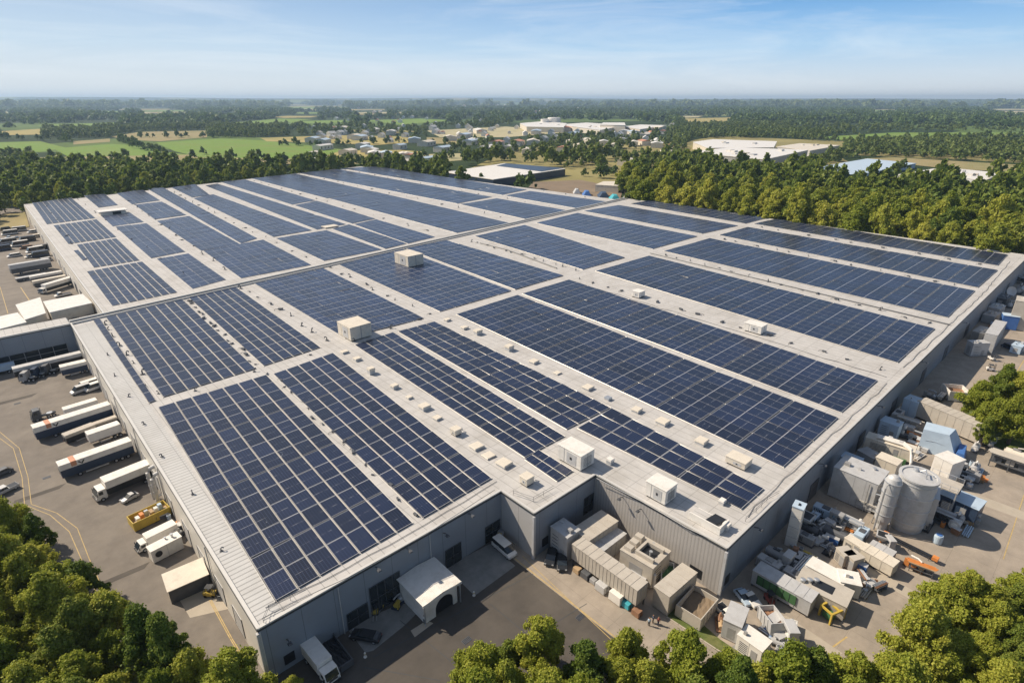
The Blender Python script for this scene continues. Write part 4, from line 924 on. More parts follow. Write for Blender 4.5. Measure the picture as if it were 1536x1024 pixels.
c_ = tb((87, 545), (126, 536), (90, 554), 3.8); trailer(c_[0], c_[1], 2.8, c_[3], 3.8, 'short white trailer with a dark lower half, beside the very long shaded trailer', skirt='navy')
for k, (x, y) in enumerate(((45, 571), (60, 565), (76, 560))): tractor(g2(x, y), c_[3]-.5, ['outer', 'middle', 'inner'][k]+' of three dark truck tractors parked in the shade of the wing', ['grey', 'navy', 'dgrey'][k], L_=4.6, group='truck tractors by the wing')
box_truck(g2(5, 560), 7, 2.5, c_[3], 3.0, 'blue grey truck at the left picture edge below the wing', body='pblue', cabm='pblue')
box_plant(tb((4, 537), (27, 532), (2, 530), 3)[0], 6, 3, c_[3], 3, 'blue grey cabin standing against the wing wall', 'pblue')
t = skip(tb((198, 768), (238, 752), (206, 783), 2.2)[0], 7.2, 3.6, .12, 2.2, 'yellow open skip heaped with scrap at the left wall', 'yel', 'wood')
for k in range(6): MB().box(-2.6+k*.9, -1.9+k*.9, -1+.3*(k % 3), .2+.3*(k % 2), 1.3, 2.3+.25*(k % 3)).build('scrap', M[['white', 'orange', 'steel', 'wood', 'white', 'pblue'][k]], t)
box_truck(tb((206, 800), (252, 782), (211, 813), 2.8)[0], 7.6, 2.3, .12, 2.9, 'small white box truck beside the yellow skip', cabl=1.8)
t = box_plant(tb((225, 812), (262, 798), (230, 826), 3)[0], 5.6, 2.2, .12, 3.0, 'white machine cabin with a round black intake, in front of the small white truck', 'white', vent=False)
MB().tube([(-1.6, -1.25, 1.7), (-1.6, -1.05, 1.7)], .62, 18).build('intake', M['black'], t)
c_ = tb((257, 861), (292.6, 846), (266.6, 876), 3.2)
t = thing('storage_shed', 'pale lean-to shed with a dark side on the concrete pad', 'shed', (c_[0].x, c_[0].y, Z0), c_[3])
MB().box(-3.2, 3.2, -2.2, 2.2, 0, 3.0, 0, .0).build('wall', M['dgrey'], t); MB().hexa([(-3.4, -2.5, 3.0), (3.4, -2.5, 3.0), (3.4, 2.5, 3.3), (-3.4, 2.5, 3.3)], [(-3.4, -2.5, 3.12), (3.4, -2.5, 3.12), (3.4, 2.5, 3.42), (-3.4, 2.5, 3.42)]).build('roof', M['cream'], t); MB().box(-3.22, -3.205, -1.2, 1.2, 0, 2.3).build('door', M['cream'], t)
forklift(g2(317, 893), 2.4, 'small yellow forklift at the foot of the left wall, by the shed')
machine(g2(242, 776), .3, 'dark compressor between the yellow skip and the left wall', 'gen', .8, ('dgrey', 'black', 'steel'))
machine(g2(268, 806), .9, 'rusty pump at the left wall behind the white cabin', 'pump', .9, ('brown', 'dgrey', 'steel'))
car(g2(195, 749), .3, 'small black and white car tucked beside the box truck', 'lgrey', 3.6, 1.7, 1.4)
car(g2(3, 712), .35, 'dark car in the tree shade at the left picture edge', 'dgrey', kind='car'); car(g2(9, 738), .35, 'white pickup in the tree shade below the dark car', 'lgrey', 5, 1.9, 1.7, 'pickup')
for k, (x, y) in enumerate(((222, 745), (229, 755))):
    t = thing('duct_riser', ['left', 'right'][k]+' one of two grey ducts rising up the left wall behind the box truck', 'duct', (*g2(x+10, y+2).xy, Z0)); MB().tube([(0, 0, 0), (0, 0, 6.8), (.6, 0, 7.6), (1.6, 0, 7.8)], .42, 10).build('duct', M['lgrey'], t)
    for z in (1.5, 3.5, 5.5): MB().lathe([(.46, z), (.5, z+.05), (.46, z+.1)], 12).build('collar', M['grey'], t)
# --- left yard, far part
c_ = tb((10.5, 397), (71, 387), (12, 400), 5.2); trailer(c_[0], c_[1], 3.0, c_[3], 5.4, 'tall grey curtain side trailer in the far part of the left yard', body='lgrey', skirt='dgrey')
yw = c_[3]
for (a, b, c2_, h, lab, bd) in [((21, 417), (65, 408), (22, 420), 1.8, 'flat low trailer in front of the tall grey trailer', 'lgrey'), ((42, 413), (91, 405), (43, 416), 3.0, 'white trailer, upper of two parallel ones in the far left yard', 'white'), ((45.7, 420), (95, 411), (47, 424), 3.0, 'white trailer, lower of two parallel ones in the far left yard', 'cream')]:
    c_ = tb(a, b, c2_, h); trailer(c_[0], c_[1], 2.5, yw, h, lab, body=bd, skirt='dgrey')
c_ = tb((50, 428), (98, 414), (53, 434), 4.0); box_truck(c_[0], c_[1]+1, 3.0, c_[3], 4.0, 'white box truck with a black lower body nearest the annexes', lower='black', cabh=2.6)
car(g2(95, 444), yw, 'white and black pickup between the box truck and the annex', 'white', 6.5, 2.2, 2.0, 'pickup')
fl = [(30, 369, 'white', 'van', 'long white van in the third row from the far end, left yard'), (5, 366, 'white', 'pickup', 'white pickup at the picture edge in the third row from the far end'), (48, 386, 'cream', 'car', 'cream car beside the tall grey trailer'), (28, 347, 'lgrey', 'van', 'pale van between the two farthest white vehicles'), (68, 392, 'lgrey', 'car', 'pale car squeezed between tall grey trailer and wall'), (8, 345, 'black', 'car', 'black car at the picture edge by the dry grass'), (15, 352, 'white', 'van', 'white van parked farthest away in the left yard'), (50, 349, 'white', 'car', 'white car parked next to the farthest van'), (12, 365, 'lgrey', 'van', 'pale van, second row from the far end of the left yard'), (41, 362, 'black', 'van', 'big black van in the far group of vehicles'), (55, 356, 'cream', 'car', 'cream car behind the big black van'), (22, 385, 'white', 'car', 'white and black estate car at the near side of the far group'),
      (3, 376, 'navy', 'van', 'dark blue van cut off by the left picture edge'), (53, 378, 'white', 'van', 'white van in the row of three by the wall, outer one'), (63, 375, 'dgrey', 'van', 'dark van in the row of three by the wall, middle one'), (60, 385, 'navy', 'van', 'dark blue van in the row of three by the wall, nearest one'), (40, 373, 'brown', 'car', 'brown car between the black van and the row of three'), (18, 358, 'pblue', 'pickup', 'pale blue pickup in the far left yard')]
for x, y, m_, kd, lab in fl: car(g2(x, y), yw+random.uniform(-.1, .1), lab, m_, 9.0 if kd == 'van' else 7.0, 2.9 if kd == 'van' else 2.4, 3.2 if kd == 'van' else 2.0, kd)
# --- front yard
c_ = tb((456, 962), (493, 1008), (466, 957), 3.2)
tt = box_truck(c_[0]+Vector((0, .2, 0)), 8.2, 2.5, c_[3]+math.pi, 3.2, 'white box truck with rusty roof stains at the front wall, nose to the bottom', cabl=2.2, cabh=2.5)
c_ = tb((476, 958), (506, 1000), (488, 953), 1.6)
t = skip(c_[0]+Vector((.6, 0, 0)), 7.4, 2.6, c_[3], 1.5, 'low dark tipper body standing beside the white box truck', 'dgrey', 'black', 'tipper_body', 'trailer')
car(g2(549, 957), -.95, 'dark car with pale stripes parked on the loading slab', 'black', 5.2, 1.8, 1.35)
forklift(g2(576, 906), .4, 'yellow forklift at the big front door, right one'); forklift(g2(563, 917), 1.0, 'yellow forklift at the big front door, left one')
machine(g2(598, 906), .5, 'yellow and blue pallet machine beside the white canopy', 'pump', .9, ('yel', 'navy', 'steel'))
# canopy
zc = 5.0
q = [P(x, y, zc) for x, y in ((602, 869), (654.6, 838.5), (686.5, 867.6), (634, 906))]; c0 = sum(q, Vector())/4; c0.z = 0
t = thing('loading_canopy', 'white corrugated canopy building with a round dark doorway at the front wall', 'canopy', (c0.x, c0.y, Z0))
q = [p-c0 for p in q]; x0, x1 = min(p.x for p in q)+.35, max(p.x for p in q)-.35; y0, y1 = min(p.y for p in q)+.3, max(BY0-c0.y-.15, q[1].y)
x0, x1 = (q[0].x+q[3].x)/2, (q[1].x+q[2].x)/2
w_ = MB().box(x0+.2, x0+.4, y0, y1, 0, 4.2); w_.build('side_wall', M['white'], t); MB().box(x1-.4, x1-.2, y0, y1, 0, 4.2).build('side_wall', M['white'], t)
# front wall with an arched doorway cut out
fw = MB(); cxm = (x0+x1)/2+.6; rr_ = 1.9; hz = 1.5; seg = 14
for k in range(seg):
    a0, a1 = math.pi-math.pi*k/seg, math.pi-math.pi*(k+1)/seg
    p0, p1 = (cxm+rr_*math.cos(a0), hz+rr_*math.sin(a0)), (cxm+rr_*math.cos(a1), hz+rr_*math.sin(a1))
    fw.hexa([(p0[0], y0, p0[1]), (p1[0], y0, p1[1]), (p1[0], y0+.2, p1[1]), (p0[0], y0+.2, p0[1])], [(p0[0], y0, 4.2), (p1[0], y0, 4.2), (p1[0], y0+.2, 4.2), (p0[0], y0+.2, 4.2)])
fw.box(x0+.2, cxm-rr_, y0, y0+.2, 0, 4.2); fw.box(cxm+rr_, x1-.2, y0, y0+.2, 0, 4.2); fw.build('front_wall', M['white'], t)
MB().box(cxm-rr_-.2, cxm+rr_+.2, y0+.3, y0+.5, 0, 3.6).build('door', M['black'], t)
rf = MB(); nn = 30
for k in range(nn):
    xa, xb = x0-.3+(x1-x0+.6)*k/nn, x0-.3+(x1-x0+.6)*(k+.62)/nn; zz = lambda x: 4.9-.35*abs(x-(x0+x1)/2)/((x1-x0)/2)
    rf.hexa([(xa, y0-.5, zz(xa)), (xb, y0-.5, zz(xb)), (xb, y1, zz(xb)+.1), (xa, y1, zz(xa)+.1)], [(xa, y0-.5, zz(xa)+.12), (xb, y0-.5, zz(xb)+.12), (xb, y1, zz(xb)+.22), (xa, y1, zz(xa)+.22)])
xm = (x0+x1)/2
for xa, xb in ((x0-.3, xm), (xm, x1+.3)): rf.hexa([(xa, y0-.5, zz(xa)-.02), (xb, y0-.5, zz(xb)-.02), (xb, y1, zz(xb)+.08), (xa, y1, zz(xa)+.08)], [(xa, y0-.5, zz(xa)+.06), (xb, y0-.5, zz(xb)+.06), (xb, y1, zz(xb)+.16), (xa, y1, zz(xa)+.16)])
rf.build('roof', M['white'], t); MB().box(x0-.3, x1+.3, y0-.55, y0-.502, 4.2, 4.75).build('fascia', M['white'], t)
for x in (x0, x1): MB().tube([(x, y0-.4, 0), (x, y0-.4, 4.4)], .1, 6).build('post', M['steel'], t)
person(g2(683, 899), 2.2, 'person in an orange top standing by the canopy doorway', 'orange', 'navy')
person(g2(637, 934), -.4, 'person in a pale top standing at the canopy corner', 'white', 'dgrey', 'walk')
person(g2(641, 931), 1.2, 'person in a red top close beside the one in the pale top', 'red', 'black')
car(Vector((60.6, g2(766, 826).y+.8, 0)), 1.52, 'white minivan parked in the shade of the inner front corner', 'white', 5.6, 2.2, 2.2, 'van')
machine(g2(749, 811), .5, 'yellow and grey sweeper behind the white minivan', 'gen', .8, ('grey', 'yel', 'steel'))
for k, (x, y) in enumerate(((711, 893), (548, 985))):
    t = thing('bollard', ['white bollard at the outer corner of the door slab', 'white bollard at the outer corner of the loading slab'][k], 'bollard', (*g2(x, y).xy, Z0)); MB().lathe([(.28, 0), (.28, .1), (.16, .12), (.16, .9), (.1, 1.0)], 12).build('post', M['white'], t); MB().lathe([(.17, .6), (.17, .75)], 12).build('band', M['yel'], t)
# --- between the front corner and the lit wall
car(g2(827, 838), .55, 'black car parked left of the grey ribbed corridor, left one', 'black', 4.8, 2.0, 1.6); car(g2(843, 846), .75, 'black car parked closest to the grey ribbed corridor', 'black', 4.6, 2.0, 1.5)
c_ = tb((859, 815), (957, 885), (874, 806), 5.2); container(c_[0], c_[1], 2.9, c_[3], 5.2, 'long ribbed beige corridor raised on legs over the concrete drive', 'beige', 'covered_corridor', 'corridor', .8, 1.7)
ym = c_[3]
c_ = tb((830, 785), (855, 803), (845, 780), 6.2); box_plant(c_[0], c_[1], 3.6, ym, 6.0, 'tall grey head house at the wall end of the ribbed corridor', 'lgrey', 'head_house', 'housing')
c_ = tb((861, 795), (905, 766.5), (877, 811), 5.2); container(c_[0], c_[1], 4.4, c_[3], 5.2, 'pale ribbed container pointing to the dark wall, behind the corridor', 'beige', ribs=1.3)
c_ = tb((897, 826), (935, 797), (883, 815), 3.6); container(c_[0], c_[1], 4.0, c_[3], 3.6, 'lower grey roofed shelter beside the pale ribbed container', 'grey', 'storage_shelter', 'shelter', 1.5, roofm='lgrey')
t = box_plant(tb((938, 815), (965, 800), (968, 846), 5.6)[0], 6.2, 7.0, .05, 5.0, 'big beige process plant with an open black well, against the lit wall', 'beige', extras=3)
MB().box(-1.7, 1.3, -2.4, .4, 5.002, 5.03).build('well', M['black'], t)
for (a, b, c2_, d_) in ((-2.2, -1.7, -2.9, .9), (1.3, 1.8, -2.9, .9)): MB().box(a, b, c2_, d_, 5.002, 5.8).build('well_curb', M['beige'], t)
MB().box(-1.7, 1.3, .4, .9, 5.002, 5.8).build('well_curb', M['beige'], t)
for k in range(3): MB().box(-2.6+k*1.7, -1.2+k*1.7, 1.5, 3.2, 5.002, 5.7+.2*k, .1, .1).build('duct_box', M['beige'], t)
MB().tube([(-2.4, -3.6, .2), (-2.4, -3.6, 3.2), (-2.0, -3.2, 3.8)], .35, 10).build('pipe', M['lgrey'], t)
machine(g2(935, 858), .4, 'grey blower between the corridor and the beige process plant', 'blower', 1.2, ('lgrey', 'grey', 'lgrey')); machine(g2(962, 866), 1.4, 'brown and grey pump in front of the beige process plant', 'pump', 1.1, ('beige', 'dgrey', 'brown'))
skip(g2(1000, 868), 4.6, 2.4, .6, 2.0, 'small skip with green rubbish beside the plain container', 'lgrey', 'green')
c_ = tb((985, 881.5), (1027, 846), (1001, 892), 4.5); container(c_[0], c_[1], 3.1, c_[3], 4.5, 'plain beige container standing between the corridor and the open skip', 'beige', ribs=3)
c_ = tb((1020, 902), (1039, 881), (1053, 925), 2.8); skip(c_[0], 6.2, 4.6, c_[3], 2.7, 'large beige open skip half full of earth at the grass verge', 'beige', 'soil')
for k, (x, y, m_, lab, L_) in enumerate([(903, 885, 'lgrey', 'grey crate under the middle of the ribbed corridor', 2.2), (926, 900, 'white', 'white crate under the ribbed corridor, next to the turquoise tarp', 2.6), (879, 866, 'dgrey', 'dark crate under the corridor, second from the head house', 1.8), (940, 910, 'teal', 'turquoise covered crate under the far end of the corridor', 1.6), (955, 922, 'brown', 'brown crate at the foot of the corridor end', 1.6), (866, 858, 'wood', 'wooden crate under the corridor, nearest the head house', 1.5), (890, 874, 'grey', 'small grey crate under the corridor between dark and grey ones', 1.3)]):
    t = thing('storage_crate', lab, 'crate', (*g2(x, y).xy, Z0), ym, 'crates under the corridor'); h = L_*.75
    MB().box(-L_/2, L_/2, -L_*.4, L_*.4, .15, h, .06, .06).build('box', M[m_], t, bevel=.05); MB().box(-L_/2+.1, L_/2-.1, -L_*.35, L_*.35, 0, .148).build('pallet', M['wood'], t); MB().box(-L_/2-.03, L_/2+.03, -.05, .05, .16, h-.2).build('strap', M['black'], t)
person(g2(973, 938), -1.2, 'person in a pale blue top standing at the corridor end, left of the pink one', 'pblue', 'dgrey'); person(g2(987, 937), 2.6, 'person in a red top at the corridor end, right of the blue one', 'red', 'navy', 'walk')
person(g2(979, 934), .6, 'person in a dark top between the two at the corridor end', 'navy', 'black')
# --- lower right yard
c_ = tb((1105, 942), (1119, 906), (1091, 931.5), 4.0); box_plant(c_[0], 4.6, 2.9, c_[3], 4.0, 'plain grey cabin standing upright left of the white cabin', 'lgrey', 'site_cabin', 'cabin', 0)
c_ = tb((1124, 942), (1150, 960), (1116, 953), 3.4); box_plant(c_[0], 4.2, 3.0, c_[3], 3.4, 'white cabin with a black hatch at the lower end of the yard', 'white', 'site_cabin', 'cabin', 1)
car(g2(1091, 925), 1.3, 'white pickup behind the open skip', 'white', 4.6, 1.9, 1.7, 'pickup'); machine(g2(1080, 938), .6, 'scrap pump with coiled hoses beside the open skip', 'pump', 1.0, ('wood', 'brown', 'brown'))
skip(g2(1157, 942), 4.6, 2.8, .9, 2.4, 'tilted grey tipping skip between the white cabin and the scrap press', 'lgrey', 'brown', 'tipping_skip', 'skip', .18)
machine(g2(1182, 962), .8, 'grey scrap press with a white hood, lowest in the yard', 'press', 1.1, ('lgrey', 'grey', 'white')); machine(g2(1165, 968), 1.9, 'grey drum lying below the scrap press', 'drum', .6, ('lgrey', 'dgrey', 'steel')); machine(g2(1188, 946), .3, 'small white generator behind the scrap press', 'gen', .7, ('white', 'dgrey', 'steel'))
c_ = tb((1131, 853), (1218, 902), (1141, 843), 3.6)
t = container(c_[0], c_[1], 3.2, c_[3], 3.6, 'long grey coach-like unit with a dark glass side near the building corner', 'lgrey', 'coach_unit', 'trailer', 2.2, .5, door=False); L_ = c_[1]
MB().box(-L_*.40, L_*.28, -1.72, -1.66, 1.2, 3.1).build('dark_side', M['green'], t)
for k in range(7): MB().box(-L_*.40+k*L_*.113-.04, -L_*.40+k*L_*.113+.04, -1.76, -1.722, 1.2, 3.1).build('mullion', M['black'], t)
car(g2(1115, 899), 1.1, 'pale small car by the building corner, left of two', 'pblue', 3.8, 1.8, 1.5); car(g2(1126, 902), 1.2, 'white small car by the building corner, right of two', 'white', 3.6, 1.8, 1.5)
forklift(g2(1154, 903), 1.0, 'small red and white truck alone in front of the coach-like unit', 'red')
t = box_plant(tb((1213, 862), (1262, 878), (1208, 876), 3.6)[0], 8.4, 4.8, ym+.1, 3.4, 'beige machine block with a black roof opening beside the coach-like unit', 'beige', extras=0); MB().box(-1.8, 1.6, -1.2, .9, 3.402, 3.43).build('roof_opening', M['black'], t)
for k in range(3): MB().lathe([(.5, 3.402), (.5, 3.9), (.3, 4.0)], 12, -3.2+k*.9, -1.4+.8*k).build('cowl', M['steel'], t)
box_plant(tb((1262, 866), (1278, 858), (1256, 880), 3.2)[0], 3.4, 3.4, .5, 3.2, 'white cube cabin at the right end of the machine block', 'white', 'site_cabin', 'cabin', 1)
box_plant(tb((1232, 843), (1259, 858), (1222, 849), 3)[0], 6.6, 3.2, ym, 2.9, 'flat white roofed store between the yellow pipe and the machine block', 'white', 'site_cabin', 'cabin', 0)
t = thing('lifting_frame', 'bright yellow open steel frame standing alone at the yard edge', 'frame', (*g2(1246, 925).xy, Z0), -.35)
for sx in (-1, 1):
    for sy in (-1, 1): MB().box(sx*1.6-.14, sx*1.6+.14, sy*1.1-.14, sy*1.1+.14, 0, 2.1).build('leg', M['yel'], t)
for sy in (-1, 1): MB().box(-1.75, 1.75, sy*1.1-.16, sy*1.1+.16, 2.1, 2.45).build('beam', M['yel'], t)
for x in (-1.59, .2, 1.59): MB().box(x-.15, x+.15, -.94, .94, 2.12, 2.43).build('beam', M['yel'], t)
MB().box(-1.3, -.1, -.8, .8, .3, 1.4).build('drum_box', M['green'], t)
o = cable('yellow_pipe', [(1190, 814), (1225, 830), (1245, 846), (1265, 856)], .28, 'yel', 'bent yellow pipe lying across the yard beside the silver tower', 'pipe', .4); dz = -1*ROOF
pts = [g2(1188, 822), g2(1212, 832), g2(1236, 847), g2(1258, 864), g2(1266, 868)]; bpy.data.objects.remove(o)
o = MB().tube([p-pts[0]+Vector((0, 0, .4)) for p in pts], .28, 8).build('yellow_pipe', M['yel']); o.location = (*pts[0].xy, Z0); tag(o, 'bent yellow pipe lying across the yard beside the silver tower', 'pipe')
# silver tower
t = thing('silver_tower', 'slim upright silver box tower against the shaded long wall', 'tower', (*g2(1186, 815).xy, Z0), .15)
MB().box(-1.2, 1.2, -1.0, 1.0, 0, 9.4).build('casing', M['white'], t, bevel=.05); MB().box(-1.28, 1.28, -1.08, 1.08, 9.402, 9.6).build('cap', M['pblue'], t); MB().box(-.4, .3, -.2, .2, 9.602, 9.75).build('vent', M['black'], t)
for z in (2.4, 4.8, 7.2): MB().box(-1.23, 1.23, -1.03, 1.03, z, z+.06).build('flange', M['grey'], t)
# dark machinery rows near the wall
mk_ = [(1163, 838, 'drum', 'big grey drum between the silver tower and the coach-like unit'), (1152, 853, 'gen', 'grey generator at the wall end of the coach-like unit'), (1180, 850, 'press', 'white topped press behind the coach-like unit'), (1172, 862, 'pump', 'dark pump right behind the coach-like unit'), (1200, 862, 'rack', 'steel rack behind the middle of the coach-like unit'), (1193, 875, 'gen', 'grey generator touching the coach-like unit'), (1210, 853, 'rack', 'pipe rack beside the flat white roofed store'),
       (1203, 792, 'hopper', 'grey hopper right of the silver tower'), (1213, 800, 'drum', 'upright side of a grey drum right of the silver tower'), (1218, 783, 'gen', 'pale generator between hopper and tall grey box'), (1205, 812, 'gen', 'yellow marked generator at the silver tower foot'), (1232, 797, 'pump', 'dark pump in the middle of the machine rows'), (1228, 814, 'blower', 'white and orange blower in the machine rows'), (1250, 808, 'drum', 'large grey drum at the front of the machine rows'), (1236, 775, 'gen', 'grey generator at the foot of the tall grey box'), (1252, 787, 'press', 'dark press below the tall grey box'), (1270, 790, 'rack', 'steel frame rack below the tall grey box'), (1284, 797, 'blower', 'pale blower near the slim column'), (1243, 828, 'pump', 'dark pump in front of the large grey drum'), (1290, 808, 'gen', 'grey generator in front of the silo column')]
for k, (x, y, kd, lab) in enumerate(mk_): machine(g2(x, y), ym+random.choice((0, 1.57, 1.57, .05)), lab, kd, random.uniform(.95, 1.3), [('grey', 'dgrey', 'steel'), ('lgrey', 'grey', 'steel'), ('lgrey', 'dgrey', 'white'), ('dgrey', 'black', 'grey'), ('pblue', 'dgrey', 'lgrey')][k % 5])
for (a, b, c2_, h, m_, lab) in [((1267, 806), (1293, 822), (1274, 800), 2.6, 'cream', 'cream box housing at the corner between drum and slim column'), ((1256, 822), (1266, 832), (1266, 813), 3.0, 'beige', 'beige rounded housing, left of a pair with red marks'), ((1268, 829), (1280, 839), (1278, 820), 3.0, 'beige', 'beige rounded housing, right of a pair with red marks')]:
    c_ = tb(a, b, c2_, h); box_plant(c_[0], max(2.4, c_[1]), max(1.8, c_[2]), c_[3], h, lab, m_, extras=0)
c_ = tb((1290, 822), (1340, 850), (1300, 814), 2.8); t = container(c_[0], c_[1], 2.6, c_[3], 2.8, 'beige low container truck lying along the yard, below the slim column', 'cream', 'flatbed_unit', 'container', 1.6, .5)
c_ = tb((1303, 818), (1338, 836), (1311, 812), 2.0); container(c_[0], c_[1], 2.0, c_[3], 2.3, 'narrow grey container beside the low container truck', 'lgrey', ribs=1.2)
t = thing('conveyor', 'black conveyor with orange ends at the foot of the big silo', 'conveyor', (*g2(1363, 824).xy, Z0), ym-.05)
MB().box(-4.5, 4.5, -.35, .35, .8, 1.05).build('belt', M['black'], t)
for sx in (-1, 1): MB().box(sx*4.4-.5, sx*4.4+.5, -.5, .5, .6, 1.25).build('end_guard', M['orange'], t)
for x in (-3.5, 0, 3.5):
    for sy in (-1, 1): MB().tube([(x, sy*.4, 0), (x, sy*.3, .8)], .06, 5).build('leg', M['dgrey'], t)
machine(g2(1370, 851), ym, 'small orange and white baler standing apart at the yard edge', 'pump', 1.05, ('orange', 'brown', 'white')); machine(g2(1380, 858), ym+.2, 'wooden log trailer beside the orange baler', 'rack', 1.0, ('wood', 'dgrey', 'orange'))
machine(g2(1320, 815), .2, 'orange topped burner at the foot of the slim column', 'hopper', .8, ('lgrey', 'dgrey', 'orange')); machine(g2(1332, 822), .8, 'grey cabinet pump beside the orange topped burner', 'press', .8, ('lgrey', 'grey', 'steel'))
for k, (x, y, m_) in enumerate([(1292, 868, 'rack'), (1305, 876, 'pump'), (1318, 884, 'rack'), (1295, 884, 'pump')]): machine(g2(x, y), .8+k, ['rusty scrap rack nearest the white cube cabin', 'scrap pump in the middle of the scrap heap', 'flattest scrap rack farthest right in the scrap heap', 'scrap pump lowest in the scrap heap'][k], m_, .7, ('brown', 'dgrey', 'steel'))
t = thing('water_barrel', 'blue barrel standing alone below the silo', 'barrel', (*g2(1405, 814).xy, Z0)); MB().lathe([(.7, 0), (.8, .3), (.8, 1.7), (.7, 2.0)], 18).build('drum', M['pblue'], t); MB().lathe([(.5, 2.001), (.5, 2.1)], 14).build('lid', M['blue'], t)
def pallet(p, kind, label, group, yaw, mats):
    nm = {'s': 'pallet_stack', 'd': 'oil_drum', 'c': 'storage_crate', 'b': 'pipe_bundle'}[kind]
    t = thing(nm, label, {'s': 'pallet', 'd': 'drum', 'c': 'crate', 'b': 'pipes'}[kind], (p.x, p.y, Z0), yaw, group)
    if kind == 's':
        mb = MB(); n_ = random.randint(3, 8)
        for k in range(n_):
            for y_ in (-.5, -.25, 0, .25, .5): mb.box(-.6, .6, y_-.08, y_+.08, .1+k*.15, .14+k*.15)
            for x_ in (-.5, 0, .5): mb.box(x_-.06, x_+.06, -.58, .58, k*.15, .099+k*.15)
        mb.build('slats', M['wood'], t); MB().box(-.5, .5, -.5, .5, .16+(n_-1)*.15, .2+n_*.15+random.uniform(.2, 1)).build('load', M[mats], t, bevel=.05)
    elif kind == 'd':
        MB().lathe([(.42, 0), (.42, .5), (.45, .52), (.42, .55), (.42, 1.2)], 14).build('drum', M[mats], t); MB().lathe([(.3, 1.201), (.3, 1.24)], 12).build('lid', M['dgrey'], t)
    elif kind == 'c':
        w_ = random.uniform(.7, 1.3); h_ = random.uniform(.8, 1.9); MB().box(-w_, w_, -w_*.7, w_*.7, .12, h_).build('box', M[mats], t, bevel=.04); MB().box(-w_*.9, w_*.9, -w_*.6, w_*.6, 0, .118).build('pallet', M['wood'], t)
        MB().box(-w_*1.03, w_*1.03, -w_*.72, w_*.72, h_+.002, h_+.08).build('lid', M['lgrey'], t)
    else:
        for k in range(4): MB().tube([(-2.2, -.5+k*.33, .3+(k % 2)*.16), (2.2, -.5+k*.33, .3+(k % 2)*.16)], .14, 7).build('pipe', M[mats], t)
        for x_ in (-1.5, 1.5): MB().box(x_-.08, x_+.08, -.8, .8, 0, .16).build('bearer', M['wood'], t)
KN = {'s': 'pallet stack', 'd': 'steel drum', 'c': 'crate', 'b': 'pipe bundle'}
for nm_, pl_, n_, sd_ in [('the machine rows by the silver tower', [(1190, 790), (1240, 765), (1305, 800), (1255, 835)], 22, 1), ('the gap behind the coach-like unit', [(1140, 842), (1185, 815), (1240, 842), (1215, 870)], 14, 2), ('the deck around the tent and duct housing', [(1325, 650), (1370, 628), (1400, 680), (1360, 700)], 14, 3), ('the foot of the silo and blue sided container', [(1385, 790), (1410, 765), (1470, 790), (1420, 812)], 12, 4), ('the scrap heap by the white cube cabin', [(1275, 860), (1290, 852), (1330, 880), (1300, 892)], 8, 5), ('the lower cabins and scrap press', [(1135, 940), (1160, 925), (1205, 950), (1170, 985)], 8, 6), ('the far right wall shade', [(1475, 505), (1495, 455), (1525, 460), (1500, 500)], 12, 7), ('the corner between corridor and lit wall', [(925, 845), (950, 828), (985, 870), (960, 885)], 8, 8), ('the right of the tall white cube', [(1432, 700), (1455, 692), (1480, 720), (1450, 730)], 10, 9), ('the left wall foot beside the yellow skip', [(236, 772), (246, 766), (270, 800), (262, 812)], 5, 10)]:
    gg = random.Random(sd_*7)
    w_ = [g2(*q) for q in pl_]; xs = [p.x for p in w_]; ys = [p.y for p in w_]; k = 0; tries = 0
    while k < n_ and tries < 400:
        tries += 1; p = Vector((gg.uniform(min(xs), max(xs)), gg.uniform(min(ys), max(ys)), 0)); c = False; j = 3
        for i in range(4):
            if (w_[i].y > p.y) != (w_[j].y > p.y) and p.x < (w_[j].x-w_[i].x)*(p.y-w_[i].y)/(w_[j].y-w_[i].y)+w_[i].x: c = not c
            j = i
        if not c: continue
        kd = gg.choice('sdccdcb' if k % 5 else 'b'); col = gg.choice(['lgrey', 'dgrey', 'white', 'beige', 'grey', 'blue', 'brown', 'orange', 'dgrey', 'steel', 'pblue'])
        cn = {'lgrey': 'pale grey', 'dgrey': 'dark grey', 'white': 'white', 'beige': 'beige', 'grey': 'mid grey', 'blue': 'blue', 'brown': 'rusty', 'orange': 'orange', 'steel': 'shiny', 'pblue': 'pale blue'}[col]
        pallet(p, kd, '%s %s at %s' % (cn, KN[kd], nm_), '%ss at %s' % (KN[kd], nm_), ym+gg.choice((0, 1.57))+gg.gauss(0, .12), col); k += 1
# --- silo group
t = thing('silo_tank', 'wide white cylindrical silo with steel hoops in the right yard', 'silo', (*g2(1356, 786).xy, Z0)); r_ = 3.35; Hs = 12.0
MB().lathe([(r_*.94, 0), (r_*.94, .5), (r_, 1.2), (r_, Hs)], 48).build('shell', M['lgrey'], t, smooth=False)
for z in (2.2, 5.2, 8.2, 11.0): MB().lathe([(r_+.01, z), (r_+.1, z+.05), (r_+.1, z+.22), (r_+.01, z+.27)], 48).build('hoop', M['steel'], t)
MB().lathe([(r_+.25, Hs+.002), (r_+.25, Hs+.35), (r_-.3, Hs+.36), (r_-.35, Hs+.12), (.2, Hs+.5)], 48).build('roof_rim', M['lgrey'], t)
MB().tube([(-.5, -1.2, Hs+.3), (-.5, -1.2, Hs+1.2), (1.2, -.6, Hs+1.2), (1.2, .6, Hs+.3)], .14, 6).build('roof_pipe', M['steel'], t); MB().lathe([(.5, Hs+.3), (.5, Hs+.9), (.3, Hs+1)], 12, 1.2, 1).build('manhole', M['steel'], t)
